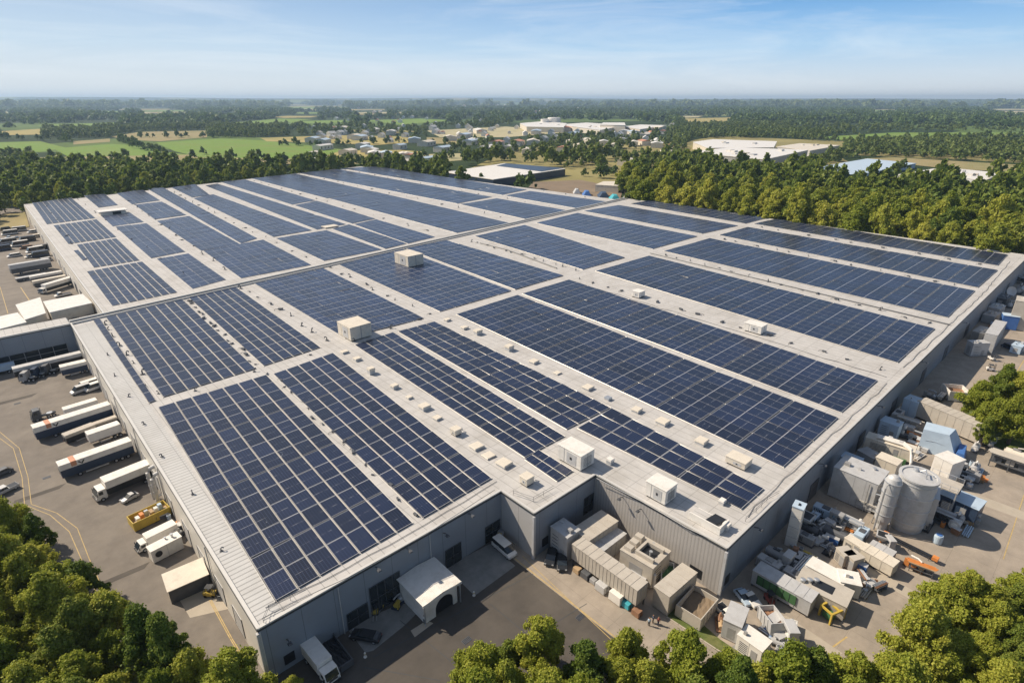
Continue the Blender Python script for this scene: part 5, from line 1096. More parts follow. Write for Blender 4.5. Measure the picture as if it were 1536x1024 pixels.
for z in range(24): MB().box(-r_-.45, -r_-.4, -.25, .25, .4+z*.5, .46+z*.5).build('ladder_rung', M['steel'], t)
MB().tube([(r_*.5, -r_*1.0, .2), (r_*.5, -r_*.93, 10.5), (r_*.4, -r_*.6, 12.6)], .16, 6).build('pipe', M['steel'], t)
t = thing('scrubber_column', 'slim white column with a domed top beside the big silo', 'column', (*g2(1320, 790).xy, Z0)); r_ = 1.5
MB().lathe([(1.1, 0), (1.1, 1.2), (r_, 2.2), (r_, 11.5), (r_*.8, 12.3), (r_*.4, 12.8), (.1, 12.95)], 32).build('shell', M['lgrey'], t, smooth=False)
for z in (3.6, 6.2, 8.8, 11.3): MB().lathe([(r_+.01, z), (r_+.12, z+.04), (r_+.12, z+.18), (r_+.01, z+.22)], 32).build('hoop', M['steel'], t)
for a in (0, 1.57, 3.14, 4.71): MB().tube([(1.7*math.cos(a), 1.7*math.sin(a), 0), (1.45*math.cos(a), 1.45*math.sin(a), 2.6)], .12, 5).build('leg', M['grey'], t)
for dx in (-2.3, 2.5): MB().tube([(dx, .6, .3), (dx, .6, 10.6), (dx*.5, .3, 11.6)], .17, 6).build('pipe', M['grey'], t)
c_ = tb((1250, 701), (1317, 728), (1273, 682), 7.6); box_plant(c_[0], c_[1], 7.0, c_[3], 7.6, 'tall plain grey block at the long wall, half in shadow, left of the silo', 'lgrey', extras=3, lid='lgrey', vent=False)
c_ = tb((1374, 744), (1400, 752), (1392, 728), 8.2); box_plant(c_[0]+Vector((1, 1, 0)), 6.5, 5.5, c_[3], 8.2, 'grey tower block right behind the big silo', 'lgrey', extras=1)
t = thing('pipe_bridge', 'steel pipe bridge between slim column and tall grey block', 'pipes', (*g2(1316, 770).xy, Z0), ym)
for k in range(4): MB().tube([(-2.5, -1.2+k*.7, 0), (-2.5, -1.2+k*.7, 5+k*.6), (1.5, -1.0+k*.6, 5.4+k*.6), (2.8, .2+k*.3, 4.0)], .15, 6).build('pipe', M[['steel', 'lgrey', 'beige', 'steel'][k]], t)
for x in (-2.5, 1.5):
    for y in (-1.6, 1.6): MB().tube([(x, y, 0), (x, y, 7)], .1, 5).build('post', M['grey'], t)
t = thing('steel_platform', 'beige steel platform with hand rail right behind the silo top', 'platform', (*g2(1402, 765).xy, Z0), ym)
MB().box(-3, 3, -2.4, 2.4, 7.0, 7.25).build('deck', M['beige'], t)
for x in (-2.8, 0, 2.8):
    for y in (-2.2, 2.2): MB().box(x-.12, x+.12, y-.12, y+.12, 0, 6.999).build('leg', M['grey'], t)
for y in (-2.35, 2.35): MB().tube([(-3, y, 8.3), (3, y, 8.3)], .05, 5).build('rail', M['steel'], t); [MB().tube([(x, y, 7.25), (x, y, 8.3)], .04, 5).build('rail_post', M['steel'], t) for x in (-2.9, -1.5, 0, 1.5, 2.9)]
c_ = tb((1408, 739), (1468, 765), (1417, 725), 4.6)
t = box_plant(c_[0], c_[1], max(3.4, c_[2]), c_[3], 4.6, 'long pale roofed container with deep blue sides right of the silo', 'navy', 'blue_container', 'container', 0, lid='pblue', z0=1.2)
c_ = tb((1397, 684), (1424, 698), (1409, 665), 6.4); box_plant(c_[0], c_[1], 4.6, c_[3], 6.4, 'tall white cube building behind the silo', 'white', extras=0, vent=False)
c_ = tb((1313, 686), (1345, 699), (1323, 676), 5.0); box_plant(c_[0], c_[1], 3.4, c_[3], 5.0, 'cream box housing between the tall grey block and the green lit roof', 'cream', extras=0, vent=False)
c_ = tb((1299, 655), (1372, 678), (1306, 648), 5.2)
t = box_plant(c_[0], c_[1], 3.4, c_[3], 5.2, 'long pale bridging duct housing carrying curved pipes', 'cream', extras=2, z0=2.0)
L_ = c_[1]
for k in range(3): MB().tube([(-L_*.3, -.8+k*.7, 5.6), (L_*.25, -.8+k*.7, 5.7), (L_*.42, -1.6+k*.4, 5.3), (L_*.50, -3.2-.5*k, 3.4), (L_*.5, -4.2-.5*k, .3)], .26, 8).build('curved_pipe', M['white'], t)
MB().box(-L_*.1, L_*.4, -2.4, -1.85, .4, 2.6).build('green_panel', M['green'], t)
c_ = tb((1323, 633), (1343, 640), (1333, 623), 4.4); box_plant(c_[0], 4.4, 3.6, c_[3], 4.4, 'blue grey box close to the long wall, above the duct housing', 'pblue', extras=1)
c_ = tb((1287, 674), (1312, 688), (1296, 668), 4.2); box_plant(c_[0], c_[1], 3.4, c_[3], 4.2, 'dark grey shaded box at the wall, left of the cream housing', 'grey', extras=1)
c_ = tb((1265, 694), (1305, 710), (1275, 686), 4.0); box_plant(c_[0]+Vector((2, 3, 0)), c_[1], 3.0, c_[3], 4.2, 'shaded blue grey box behind the tall plain grey block', 'pblue', extras=1)
# tented blue-grey shelter with a faceted end
c_ = tb((1384.5, 645), (1429, 658), (1391, 627), 6.0); L_ = c_[1]; W_ = 6.5
t = thing('tent_shelter', 'pale blue tent shelter with a sloped faceted end behind the silo', 'tent', (*c_[0].xy, Z0), c_[3])
MB().hexa([(-L_/2, -W_/2, 0), (L_/2+2, -W_/2, 0), (L_/2+3.4, W_/2, 0), (-L_/2, W_/2, 0)], [(-L_/2, -W_/2+.8, 5.6), (L_/2-.8, -W_/2+1, 5.9), (L_/2, W_/2-1, 5.9), (-L_/2, W_/2-.8, 5.6)]).build('tarpaulin', M['pblue'], t)
MB().box(L_/2+1.2, L_/2+3.6, -W_/2-.6, W_/2-1, 0, 2.6, .5, .3).build('blue_tarpaulin', M['blue'], t)
MB().tube([(-L_/2+1, -W_/2+.4, 3), (0, -W_/2+.5, 3.2), (L_/2-1, -W_/2+.5, 3)], .05, 5).build('rope', M['steel'], t)
c_ = tb((1372, 602), (1468, 643), (1382, 590), 5.2); container(c_[0], c_[1], 4.0, c_[3], 5.2, 'longest ribbed beige container train, beside the round green tree', 'beige', 'ribbed_shed', 'shed', 1.9, .6)
c_ = tb((1355, 601), (1369, 606), (1368, 588), 5.0); box_plant(c_[0], 3.6, 4.0, c_[3], 5.0, 'shaded blue grey cabin at the wall end of the long ribbed train', 'pblue', extras=1, vent=False)
t = skip(tb((1420, 590), (1444, 596), (1434, 569), 3.4)[0], 5.5, 5.5, .6, 3.2, 'white tipper body with rust brown load next to the round tree', 'white', 'brown', 'tipper_body', 'trailer')
for k, (x, y, kd, lab, sc_) in enumerate([(1395, 597, 'pump', 'dark pump in the wall shade above the long ribbed train', 1.2), (1410, 600, 'rack', 'pale rack between ribbed train and brown tipper', 1.0), (1360, 640, 'rack', 'rack with pipes between the tent and the wall', 1.4), (1352, 655, 'blower', 'white blower on the deck left of the tent', 1.2), (1375, 662, 'pump', 'pump with curved pipe right below the tent', 1.3), (1345, 628, 'gen', 'grey generator in the wall shade by the ribbed train', 1.2), (1375, 622, 'drum', 'dark drum between ribbed train and tent', 1.2), (1440, 712, 'gen', 'dark generator right of the tall white cube, upper left', 1.1), (1452, 718, 'gen', 'dark generator right of the tall white cube, lower right', 1.1), (1460, 708, 'drum', 'dark drum right of the tall white cube', 1.0), (1445, 728, 'pump', 'rusty pump at the blue sided container', 1.1),
      (1388, 790, 'pump', 'dark pump at the right foot of the big silo', 1.3), (1412, 782, 'rack', 'grey rack under the blue sided container', 1.4), (1432, 790, 'drum', 'steel drum lying under the blue sided container', 1.2), (1450, 782, 'blower', 'blower at the outer end of the blue sided container', 1.2), (1396, 768, 'gen', 'grey generator between silo and blue sided container', 1.1), (1476, 668, 'pump', 'white and red pump on the tan yard right of the tent', 1.2), (1462, 676, 'drum', 'black drum at the blue tarpaulin', .9), (1300, 765, 'rack', 'rack at the left foot of the slim column', 1.2), (1307, 745, 'blower', 'beige ducting between slim column and tall grey block', 1.3), (1335, 742, 'hopper', 'white hopper behind the slim column', 1.3)]):
    machine(g2(x, y), ym+(k % 2)*1.57, lab, kd, sc_, [('grey', 'dgrey', 'steel'), ('lgrey', 'dgrey', 'white'), ('beige', 'grey', 'steel'), ('dgrey', 'black', 'lgrey')][k % 4])
machine(g2(1512, 704), ym, 'pale wheeled machine standing alone at the right picture edge', 'rack', 2.0, ('cream', 'dgrey', 'beige'))
machine(g2(1521, 690), ym, 'cream tank machine behind the lone wheeled machine', 'drum', 1.3, ('cream', 'grey', 'beige'))
box_plant(g2(1478, 660), 4, 2.4, .9, 1.8, 'green grey folding ramp lying by the round tree', 'grey', extras=0, vent=False)
# --- far right yard
c_ = tb((1481, 500), (1496, 480), (1493, 503.5), 7.0); container(c_[0], c_[1], 3.4, c_[3], 7.0, 'tall narrow grey container with a grated front in the far right yard', 'lgrey', ribs=1.4)
box_plant(g2(1530, 492), 8, 8, .1, 11.5, 'tall beige tower block cut off by the right picture edge', 'beige', extras=1, vent=False)
box_plant(g2(1510, 492), 4, 5, .3, 5.5, 'block under a bright blue tarpaulin behind the tall narrow container', 'blue', extras=0, lid='pblue', vent=False)
for k, (x, y, w_, l_, h_, m_, lab) in enumerate([(1462, 532, 6, 3, 5, 'lgrey', 'grey hopper-like housing left of the tall narrow container'), (1470, 508, 9, 4, 3.6, 'grey', 'long grey housing along the far long wall'), (1484, 482, 8, 4, 3.4, 'grey', 'shaded grey housing, second along the far long wall'), (1492, 470, 8, 4, 3.2, 'lgrey', 'shaded pale housing, third along the far long wall'), (1503, 455, 9, 4, 3.2, 'dgrey', 'shaded dark housing, fourth along the far long wall'), (1478, 515, 6, 4, 4.2, 'cream', 'cream housing with round fans beside the tall narrow container'), (1524, 528, 5, 3, 3, 'pblue', 'pale blue cabin on the tan far right yard')]):
    box_plant(g2(x, y), w_, l_, ym+(.9 if k == 0 else 1.5), h_, lab, m_, extras=3)
car(g2(1516, 524), 1.0, 'dark red and blue car beside the pale blue cabin', 'navy', 6, 2.4, 1.9); forklift(g2(1485, 556), 2., 'white loader on the tan far right yard', 'white'); forklift(g2(1487, 540), 1., 'small white loader right at the foot of the tall narrow container', 'white')
t = thing('dish_antenna', 'pale round dish antenna in the wall shade at the far right', 'antenna', (*g2(1512, 448).xy, Z0), .5); MB().tube([(0, 0, 0), (0, 0, 3)], .2, 6).build('post', M['dgrey'], t); o = MB().lathe([(.1, 0), (1.2, .15), (2.2, .6), (2.25, .7), (1.2, .3), (.1, .12)], 20).build('dish', M['lgrey'], t); o.location = (0, 0, 3.4); o.rotation_euler = (.3, -1.2, 0)
for k, (x, y) in enumerate([(1528, 440), (1532, 425), (1520, 462), (1533, 410)]): machine(g2(x, y), k, ['grey drum in the far wall shade beside the dish', 'dark rack in the far wall shade behind the dish', 'grey pump in the far wall shade before the dish', 'dark generator farthest along the right wall'][k], ['drum', 'rack', 'pump', 'gen'][k], 1.6, ('grey', 'dgrey', 'lgrey'))
#@@TREES
# ------------------------------------------------------------------ vegetation
def leafmat(name, a, b_, c_, tr=.25):
    m = bpy.data.materials.new(name); m.use_nodes = True; L = m.node_tree.links.new; b = m.node_tree.nodes['Principled BSDF']; b.inputs['Roughness'].default_value = .6; b.inputs['Specular IOR Level'].default_value = .25
    g = N(m, 'ShaderNodeNewGeometry'); oi = N(m, 'ShaderNodeObjectInfo')
    n = N(m, 'ShaderNodeTexNoise'); n.inputs['Scale'].default_value = .35; n.inputs['Detail'].default_value = 5; L(g.outputs['Position'], n.inputs[0])
    n2 = N(m, 'ShaderNodeMath', operation='ADD'); L(n.outputs[0], n2.inputs[0]); L(oi.outputs['Random'], n2.inputs[1])
    n3 = N(m, 'ShaderNodeMath', operation='ADD'); L(n2.outputs[0], n3.inputs[0]); L(g.outputs['Random Per Island'], n3.inputs[1])
    r = N(m, 'ShaderNodeMapRange'); r.inputs[1].default_value = .5; r.inputs[2].default_value = 2.3; L(n3.outputs[0], r.inputs[0])
    cr = N(m, 'ShaderNodeValToRGB'); e = cr.color_ramp.elements; e[0].color = (*a, 1); e[1].color = (*c_, 1); q = e.new(.5); q.color = (*b_, 1)
    L(r.outputs[0], cr.inputs[0]); L(cr.outputs[0], b.inputs['Base Color'])
    t = N(m, 'ShaderNodeBsdfTranslucent'); L(cr.outputs[0], t.inputs[0]); mx = N(m, 'ShaderNodeMixShader'); mx.inputs[0].default_value = tr
    o = m.node_tree.nodes['Material Output']; L(b.outputs[0], mx.inputs[1]); L(t.outputs[0], mx.inputs[2]); L(mx.outputs[0], o.inputs[0]); return m
M['leaf'] = leafmat('foliage', (.13, .185, .022), (.28, .33, .038), (.47, .46, .075), .42)
M['leafl'] = leafmat('foliage_light', (.17, .21, .03), (.35, .38, .05), (.54, .51, .09), .42)
M['leafd'] = leafmat('foliage_dark', (.07, .125, .02), (.16, .22, .032), (.30, .32, .055), .35)
M['leaff'] = leafmat('foliage_far', (.075, .13, .035), (.13, .19, .045), (.22, .26, .07), .3)
M['bark'] = mat('bark', (.10, .075, .055), .9, 0, .3, 2)
def lobes(r, h, k, g_):
    out = [(0, 0, h*.42, r*.52), (g_.uniform(-.2, .2)*r, g_.uniform(-.2, .2)*r, h*.68, r*.38)]
    for i in range(k):
        a = 2.399*i+g_.uniform(0, 1.2); f = (i+.5)/k; z = h*(.10+.86*f)+g_.uniform(-.04, .04)*h
        q = r*(.86 if f < .45 else .86*(1-((f-.45)/.60)**1.15))*g_.uniform(.45, 1.18)
        out.append((q*math.cos(a), q*math.sin(a), z, r*g_.uniform(.13, .34)*(1 if k < 20 else .86)))
    return out
def crown_arrays(r, h, k, nleaf, size, seed, hull=0):
    g_ = np.random.default_rng(seed); lb = lobes(r, h, k, g_); w = np.array([l[3]**2 for l in lb]); w /= w.sum()
    idx = g_.choice(len(lb), nleaf, p=w); L_ = np.array(lb)[idx]
    d = g_.normal(size=(nleaf, 3)); d /= np.linalg.norm(d, axis=1)[:, None]; d[:, 2] = np.where((d[:, 2] < -.35), -d[:, 2], d[:, 2])
    rad = L_[:, 3]*(1-np.abs(g_.normal(0, .22, nleaf)))*(1+.12*np.sin(9*d[:, 0]+7*d[:, 1]+L_[:, 2]))
    rad = np.where(g_.random(nleaf) < .10, rad*g_.uniform(1.05, 1.45, nleaf), rad)
    c = L_[:, :3]+d*rad[:, None]*np.array([1, 1, 1.15])
    nn = d*.8+g_.normal(size=(nleaf, 3))*.62; nn /= np.linalg.norm(nn, axis=1)[:, None]
    up = g_.normal(size=(nleaf, 3)); u = np.cross(nn, up); u /= np.linalg.norm(u, axis=1)[:, None]; v = np.cross(nn, u)
    s_ = size*g_.uniform(.55, 1.35, nleaf)[:, None]
    V = np.stack([c-u*s_*.5, c+v*s_*.38, c+u*s_*.62, c-v*s_*.42+nn*s_*.1], 1).reshape(-1, 3)
    return V, c[:, 2].min()
def np_mesh(name, V, m_, nv=4):
    n = len(V)//nv; me = bpy.data.meshes.new(name); me.vertices.add(len(V)); me.vertices.foreach_set('co', V.astype(np.float32).ravel())
    me.loops.add(n*nv); me.loops.foreach_set('vertex_index', np.arange(n*nv, dtype=np.int32)); me.polygons.add(n); me.polygons.foreach_set('loop_start', np.arange(0, n*nv, nv, dtype=np.int32)); me.polygons.foreach_set('loop_total', np.full(n, nv, dtype=np.int32))
    me.update(calc_edges=True); me.materials.append(m_); return me
def tree_proto(r, h, trunk, nleaf, size, seed, m_):
    V, _ = crown_arrays(r, h, 44, nleaf, size, seed); V[:, 2] += trunk
    cm = np_mesh('crown', V, M[m_]); g_ = random.Random(seed); mb = MB()
    mb.tube([(0, 0, 0), (.1, .05, trunk), (.05, .1, trunk+h*.45), (0, 0, trunk+h*.8)], .035*(h+trunk), 8, .06)
    for k in range(6):
        a = k*1.1+g_.random(); z = trunk+h*(.08+.09*k); mb.tube([(.05, .05, z), (r*.3*math.cos(a), r*.3*math.sin(a), z+h*.08), (r*.62*math.cos(a), r*.62*math.sin(a), z+h*.17)], .12+.004*h, 5, .04)
    me = bpy.data.meshes.new('trunk'); me.from_pydata(mb.v, [], mb.f); me.materials.append(M['bark']); return cm, me
NEAR = [tree_proto(4.2, 10.0, 1.6, 34000, .27, 21+i, 'leafl' if i == 1 else 'leaf') for i in range(4)]+[tree_proto(3.4, 10.4, 1.8, 26000, .27, 41+i, 'leafd') for i in range(2)]
MID = [tree_proto(6.6, 15, 3.2, 9000, .8, 61+i, ['leaf', 'leafl', 'leafd', 'leaf'][i]) for i in range(4)]
ntree = [0]
TONE = {'foliage': 'mid green', 'foliage_light': 'pale yellow green', 'foliage_dark': 'dark green'}
def tree(p, proto, s_, label, group, name='broadleaf_tree', places=None):
    ntree[0] += 1
    if places:
        u_, v_ = px((p.x, p.y, 8)); tone = TONE[proto[0].materials[0].name]; w_ = places[0][1]; g0 = places[0][1]
        for lim, nm_ in places:
            if u_ >= lim: w_ = nm_
        label = '%s %s, %s' % (tone, label, w_); group = '%s trees %s, %s' % (tone, group, w_)
    t = thing(name, label, 'tree', (p.x, p.y, 0), random.uniform(0, 6.28), group); t.scale = (s_*random.uniform(.92, 1.1), s_*random.uniform(.92, 1.1), s_*random.uniform(.78, 1.2))
    for nm, me in zip(('crown', 'trunk'), proto):
        o = bpy.data.objects.new(nm, me); C.objects.link(o); o.parent = t
    return t
def inpoly(x, y, pl):
    c = False; j = len(pl)-1
    for i in range(len(pl)):
        if (pl[i][1] > y) != (pl[j][1] > y) and x < (pl[j][0]-pl[i][0])*(y-pl[i][1])/(pl[j][1]-pl[i][1])+pl[i][0]: c = not c
        j = i
    return c
def fill(poly, z, step, seed):      # poly in photo pixels at crown height z -> spaced ground points
    w = [P(a, b, z) for a, b in poly]; xs = [p.x for p in w]; ys = [p.y for p in w]; pl = [(p.x, p.y) for p in w]
    g_ = random.Random(seed); out = []; y = min(ys); row_ = 0
    while y < max(ys):
        x = min(xs)+(row_ % 2)*step/2
        while x < max(xs):
            q = (x+g_.uniform(-.3, .3)*step, y+g_.uniform(-.3, .3)*step)
            if inpoly(q[0], q[1], pl): out.append(Vector((q[0], q[1], 0)))
            x += step
        y += step*.87; row_ += 1
    return out
# near trees: lower left, lower middle, lower right, right
polyBL = [(-110, 740), (8, 750), (60, 772), (104, 808), (118, 850), (140, 892), (195, 918), (250, 932), (275, 968), (345, 985), (372, 1030), (335, 1100), (-160, 1100)]
polyBM = [(672, 990), (700, 970), (770, 950), (830, 946), (890, 955), (950, 944), (1000, 962), (1075, 968), (1130, 992), (1200, 1002), (1240, 1000), (1235, 1100), (650, 1100)]
polyBR = [(1215, 1000), (1270, 975), (1320, 940), (1365, 915), (1400, 890), (1450, 862), (1490, 866), (1540, 850), (1660, 850), (1660, 1110), (1235, 1110)]
for pl, n_, lab, sd, pc in ((polyBL, 'of the lower left wood', 'bushy tree of the lower left wood', 1, [(-999, 'touching the left picture edge'), (60, 'in its middle'), (140, 'on the side towards the yard'), (240, 'by the building corner')]),
                        (polyBM, 'along the bottom edge', 'bushy tree of the bottom row', 2, [(-999, 'below the white canopy'), (780, 'below the dark front yard'), (880, 'below the concrete drive'), (990, 'below the grass verge'), (1110, 'below the site cabins')]),
                        (polyBR, 'of the lower right wood', 'bushy tree of the lower right wood', 3, [(-999, 'nearest the site cabins'), (1320, 'below the scrap heap'), (1420, 'below the yellow line'), (1490, 'at the right picture edge')])):
    for k, p in enumerate(fill(pl, 10, 5.5, sd)):
        tree(p, NEAR[random.choice((0, 1, 2, 3, 0, 1, 4, 5))], random.uniform(.76, 1.16), lab, n_, places=pc)
tree(P(438, 1020, 4), NEAR[1], .38, 'small bright bush at the bottom edge by the white box truck', None, 'shrub')
tree(P(720, 1000, 8), NEAR[3], .9, 'bright green tree standing out at the left end of the bottom row', None)
for (x, y, s_, lab) in [(1470, 600, 1.0, 'round green tree of the right edge clump, leftmost one'), (1500, 590, 1.1, 'round green tree at the back of the right edge clump'), (1530, 598, 1.1, 'round green tree at the back right of the right edge clump'), (1495, 620, 1.05, 'round green tree in the middle of the right edge clump'), (1525, 630, 1.1, 'round green tree at the front of the right edge clump'), (1550, 610, 1.1, 'green tree of the right edge clump cut by the picture edge'), (1520, 583, .9, 'small tree at the far side of the right edge clump'), (1483, 634, .7, 'small dark tree at the near side of the right edge clump')]:
    tree(P(x, y, 7), NEAR[random.randrange(6)], s_*1.05, lab, 'trees of the right edge clump')
# wood behind the right half: individuals in front, mass behind
def front_line(pts, depth, step, z=0):
    out = []
    for (a, b) in zip(pts[:-1], pts[1:]):
        d = (b-a); n = max(1, int(d.length/step)); nrm = Vector((d.y, -d.x, 0)).normalized()
        for i in range(n):
            for r_ in range(depth): out.append((a+d*((i+random.uniform(.2, .8)+.5*(r_ % 2))/n)+nrm*(r_*step*.95+random.uniform(-1.5, 1.5)), r_))
    return out
cand = []
EB = BX3+9
for i in range(26):
    for r_ in range(7):
        cand.append((Vector((EB+r_*17+random.uniform(-4, 4), -70+i*17+(r_ % 2)*8+random.uniform(-3, 3), 0)), 'R'))
LBa, LBb = Vector((fe.x-150, fe.y-10, 0)), Vector((fd.x-20, fd.y+10, 0)); dl = (LBb-LBa).normalized(); nl_ = Vector((-dl.y, dl.x, 0))
for i in range(int((LBb-LBa).length/13)):
    for r_ in range(2): cand.append((LBa+dl*(i*13+(r_ % 2)*6+random.uniform(-3, 3))+nl_*(14+r_*13+random.uniform(-3, 3)), 'L'))
TOPS = [(900, 222), (1000, 228), (1060, 238), (1150, 246), (1212, 246), (1228, 258), (1290, 266), (1372, 262), (1400, 262), (1470, 268), (1540, 264), (1700, 262)]
def topline(u):
    for (a, ya), (b, yb) in zip(TOPS[:-1], TOPS[1:]):
        if a <= u <= b: return ya+(yb-ya)*(u-a)/(b-a)
    return 0
kept = []
for p, sd in cand:
    x, y = px((p.x, p.y, 12))
    if not (-40 < x < 1580): continue
    if sd == 'R' and px((p.x, p.y, 21))[1] < topline(x)-3: continue
    if sd == 'R' and (x < 932 or inpoly(x, y, [(800, 262), (935, 262), (945, 300), (800, 300)])): continue
    kept.append((p, sd))
kept.sort(key=lambda t: t[0].length)
print('near trees', ntree[0], 'candidates', len(kept))
nind = 296-ntree[0]; indiv = kept[:nind]; rest = [p for p, _ in kept[nind:]]
for p, sd in indiv:
    if sd == 'R': tree(p, MID[random.randrange(4)], random.uniform(1.05, 1.5), 'tall tree behind the right half', 'behind the right half', places=[(-999, 'at its left end'), (1010, 'left of the white works'), (1100, 'in front of the white works'), (1190, 'between white works and greenhouse'), (1280, 'in front of the greenhouse'), (1370, 'right of the greenhouse'), (1450, 'near the right picture edge')])
    else: tree(p, MID[random.choice((2, 3, 3, 0))], random.uniform(.8, 1.05), 'tree behind the left half', 'behind the left half', places=[(-999, 'at the left picture edge'), (90, 'behind the left back corner'), (180, 'behind the second file of arrays'), (290, 'behind the vent aisles'), (400, 'towards the back right eaves')])
# ------------------------------------------------------------------ open land: fields traced from the photograph on the ground
FIELDS = [('fgreen', [(80, 223), (167, 216), (215, 219), (250, 228), (290, 233), (150, 240), (100, 234)]), ('fgreen', [(-20, 214), (60, 212), (100, 222), (60, 228), (-20, 228)]), ('ftan', [(60, 236), (300, 232), (560, 235), (560, 246), (300, 246), (60, 246)]), ('fgreen', [(233, 214), (330, 208), (400, 211), (512, 224), (512, 238), (420, 238), (300, 236), (262, 227)]),
 ('ftan', [(167, 205), (210, 198), (312, 196), (310, 206), (240, 212), (190, 210)]), ('fgold', [(0, 197), (68, 193), (60, 202), (0, 203)]), ('fgreen', [(50, 188), (170, 184), (180, 187), (90, 191)]), ('ftan', [(110, 212), (165, 208), (165, 213), (110, 217)]),
 ('fgold', [(390, 207), (512, 203), (620, 205), (628, 213), (560, 218), (512, 215), (400, 212)]), ('fgold', [(512, 226), (600, 225), (640, 228), (600, 238), (470, 240)]), ('ftan', [(640, 206), (700, 208), (705, 215), (640, 216)]), ('fgreen', [(545, 181), (630, 178), (680, 181), (600, 187)]),
 ('fgold', [(1024, 178), (1110, 176), (1090, 184), (1024, 183)]), ('fgreen', [(1225, 206), (1340, 199), (1536, 199), (1536, 202), (1400, 204), (1330, 209), (1260, 210)]), ('ftan', [(1295, 238), (1340, 236), (1540, 248), (1540, 258), (1430, 254), (1330, 243)]),
 ('soil', [(800, 273), (870, 270), (935, 282), (930, 300), (860, 298), (790, 284)]), ('fpale', [(620, 232), (690, 230), (700, 240), (640, 244)]), ('ftan', [(0, 322), (38, 318), (44, 340), (0, 346)]), ('fgreen', [(430, 182), (520, 180), (520, 184), (440, 186)]), ('fpale', [(1085, 236), (1160, 238), (1150, 246), (1090, 246)]), ('fpale', [(640, 196), (760, 190), (860, 198), (760, 206), (660, 206)]), ('fgreen', [(330, 186), (420, 178), (470, 179), (400, 187)])]
fr_ = random.Random(5)
for k in range(90):                      # pale strips of far fields
    x, y = fr_.uniform(-60, 1560), 153+fr_.random()**1.6*24; w_ = fr_.uniform(25, 110); h_ = (y-149)*.06
    if 560 < x < 1000 and y > 160: continue
    FIELDS.append((fr_.choice(('fpale', 'fgold', 'fgreen', 'ftan', 'fpale')), [(x, y), (x+w_*.3, y-h_), (x+w_, y-h_*.8), (x+w_*.8, y+h_*.5), (x+w_*.25, y+h_)]))
for k, (m_, pp) in enumerate(FIELDS): sheetpx('field', pp, .25+k*.012, M[m_])
def on_field(x, y, pad=0):
    for m_, pp in FIELDS:
        if inpoly(x, y, pp) or (pad and (inpoly(x, y-pad, pp) or inpoly(x, y+pad, pp))): return True
    return False
# ------------------------------------------------------------------ buildings beyond the trees
def shed(pp, h, label, roof='white', wallm='lgrey', name='industrial_hall', cat='hall', half=None, extras=0, ribs=False):
    q = [P(a, b, h) for a, b in pp]; ar = sum(q[i].x*q[(i+1) % len(q)].y-q[(i+1) % len(q)].x*q[i].y for i in range(len(q)))
    if ar < 0: q = q[::-1]
    c = sum(q, Vector())/len(q); c.z = 0; t = thing(name, label, cat, c)
    l = [p-c for p in q]
    MB().hexa([Vector((p.x, p.y, 0)) for p in l], [Vector((p.x, p.y, h-.6)) for p in l]).build('wall', M[wallm], t)
    l2 = [Vector((p.x*1.01, p.y*1.01, 0)) for p in l]
    MB().hexa([p+Vector((0, 0, h-.598)) for p in l2], [p+Vector((0, 0, h)) for p in l2]).build('roof', M[roof], t)
    g_ = random.Random(label)
    for k in range(extras):
        a, b = g_.uniform(.15, .85), g_.uniform(.15, .85); p = (l[0]*(1-a)+l[1]*a)*(1-b)+(l[3 % len(l)]*(1-a)+l[2]*a)*b; s_ = g_.uniform(2, 6)
        MB().box(p.x-s_, p.x+s_, p.y-s_*.6, p.y+s_*.6, h+.01, h+g_.uniform(1, 2.5)).build('roof_light', M[g_.choice(['white', 'cream', 'lgrey'])], t)
    if half: 
        z_ = [P(a, b, h) for a, b in half]; z_ = [p-c for p in z_]
        MB().hexa([Vector((p.x, p.y, h+.05)) for p in z_], [Vector((p.x, p.y, h+.4)) for p in z_]).build('roof_panels', M['navy'], t)
    return t
shed([(667, 258), (757, 245), (848, 253), (740, 269)], 8, 'neighbouring hall just behind the roof, half white and half dark roofed', 'white', 'navy', half=[(745, 249), (759, 245.6), (845, 252.6), (812, 257.5)])
for k in range(9): MB().box(0, 6, 0, 3, 0, 3).build('x', M['white']) if False else None
shed([(893, 277), (905, 272), (930, 272), (928, 279)], 7, 'small cream round shouldered shed at the edge of the right wood', 'cream', 'cream', 'storage_shed', 'shed')
for k, (x, y, m_, s_) in enumerate([(880, 290, 'blue', 7), (905, 292, 'navy', 9), (922, 296, 'teal', 8), (865, 287, 'lgrey', 6), (940, 296, 'lgrey', 5)]):
    p = P(x, y, 2); t = thing('covered_pile', ['bright blue covered pile in the yard behind the roof', 'dark blue covered pile in the yard behind the roof', 'teal covered pile in the yard behind the roof', 'pale covered pile left of the blue piles', 'pale covered pile right beside the teal one'][k], 'pile', (p.x, p.y, 0), .8)
    MB().hexa([(-s_, -s_*.6, 0), (s_, -s_*.6, 0), (s_, s_*.6, 0), (-s_, s_*.6, 0)], [(-s_*.6, -s_*.2, 4.5), (s_*.6, -s_*.3, 4.2), (s_*.5, s_*.2, 4.6), (-s_*.6, s_*.2, 4.3)]).build('tarpaulin', M[m_], t, bevel=.3)
shed([(1040, 213), (1070, 209), (1165, 212), (1160, 221), (1062, 222)], 12, 'white block hall at the back of the white works beyond the right wood', 'white', 'cream', extras=4)
shed([(1030, 228), (1100, 221), (1212, 225), (1147, 239)], 13, 'long white roofed hall with a grey ribbed wall beyond the right wood', 'white', 'grey', extras=6)
shed([(1165, 220), (1200, 215), (1260, 218), (1215, 226)], 10, 'low white hall at the right end of the white works', 'cream', 'lgrey', extras=4)
shed([(1224, 251), (1301, 238), (1374, 245), (1284, 263)], 6, 'wide smooth silvery greenhouse roof amid the right wood', 'pblue', 'pblue', 'greenhouse', 'greenhouse')
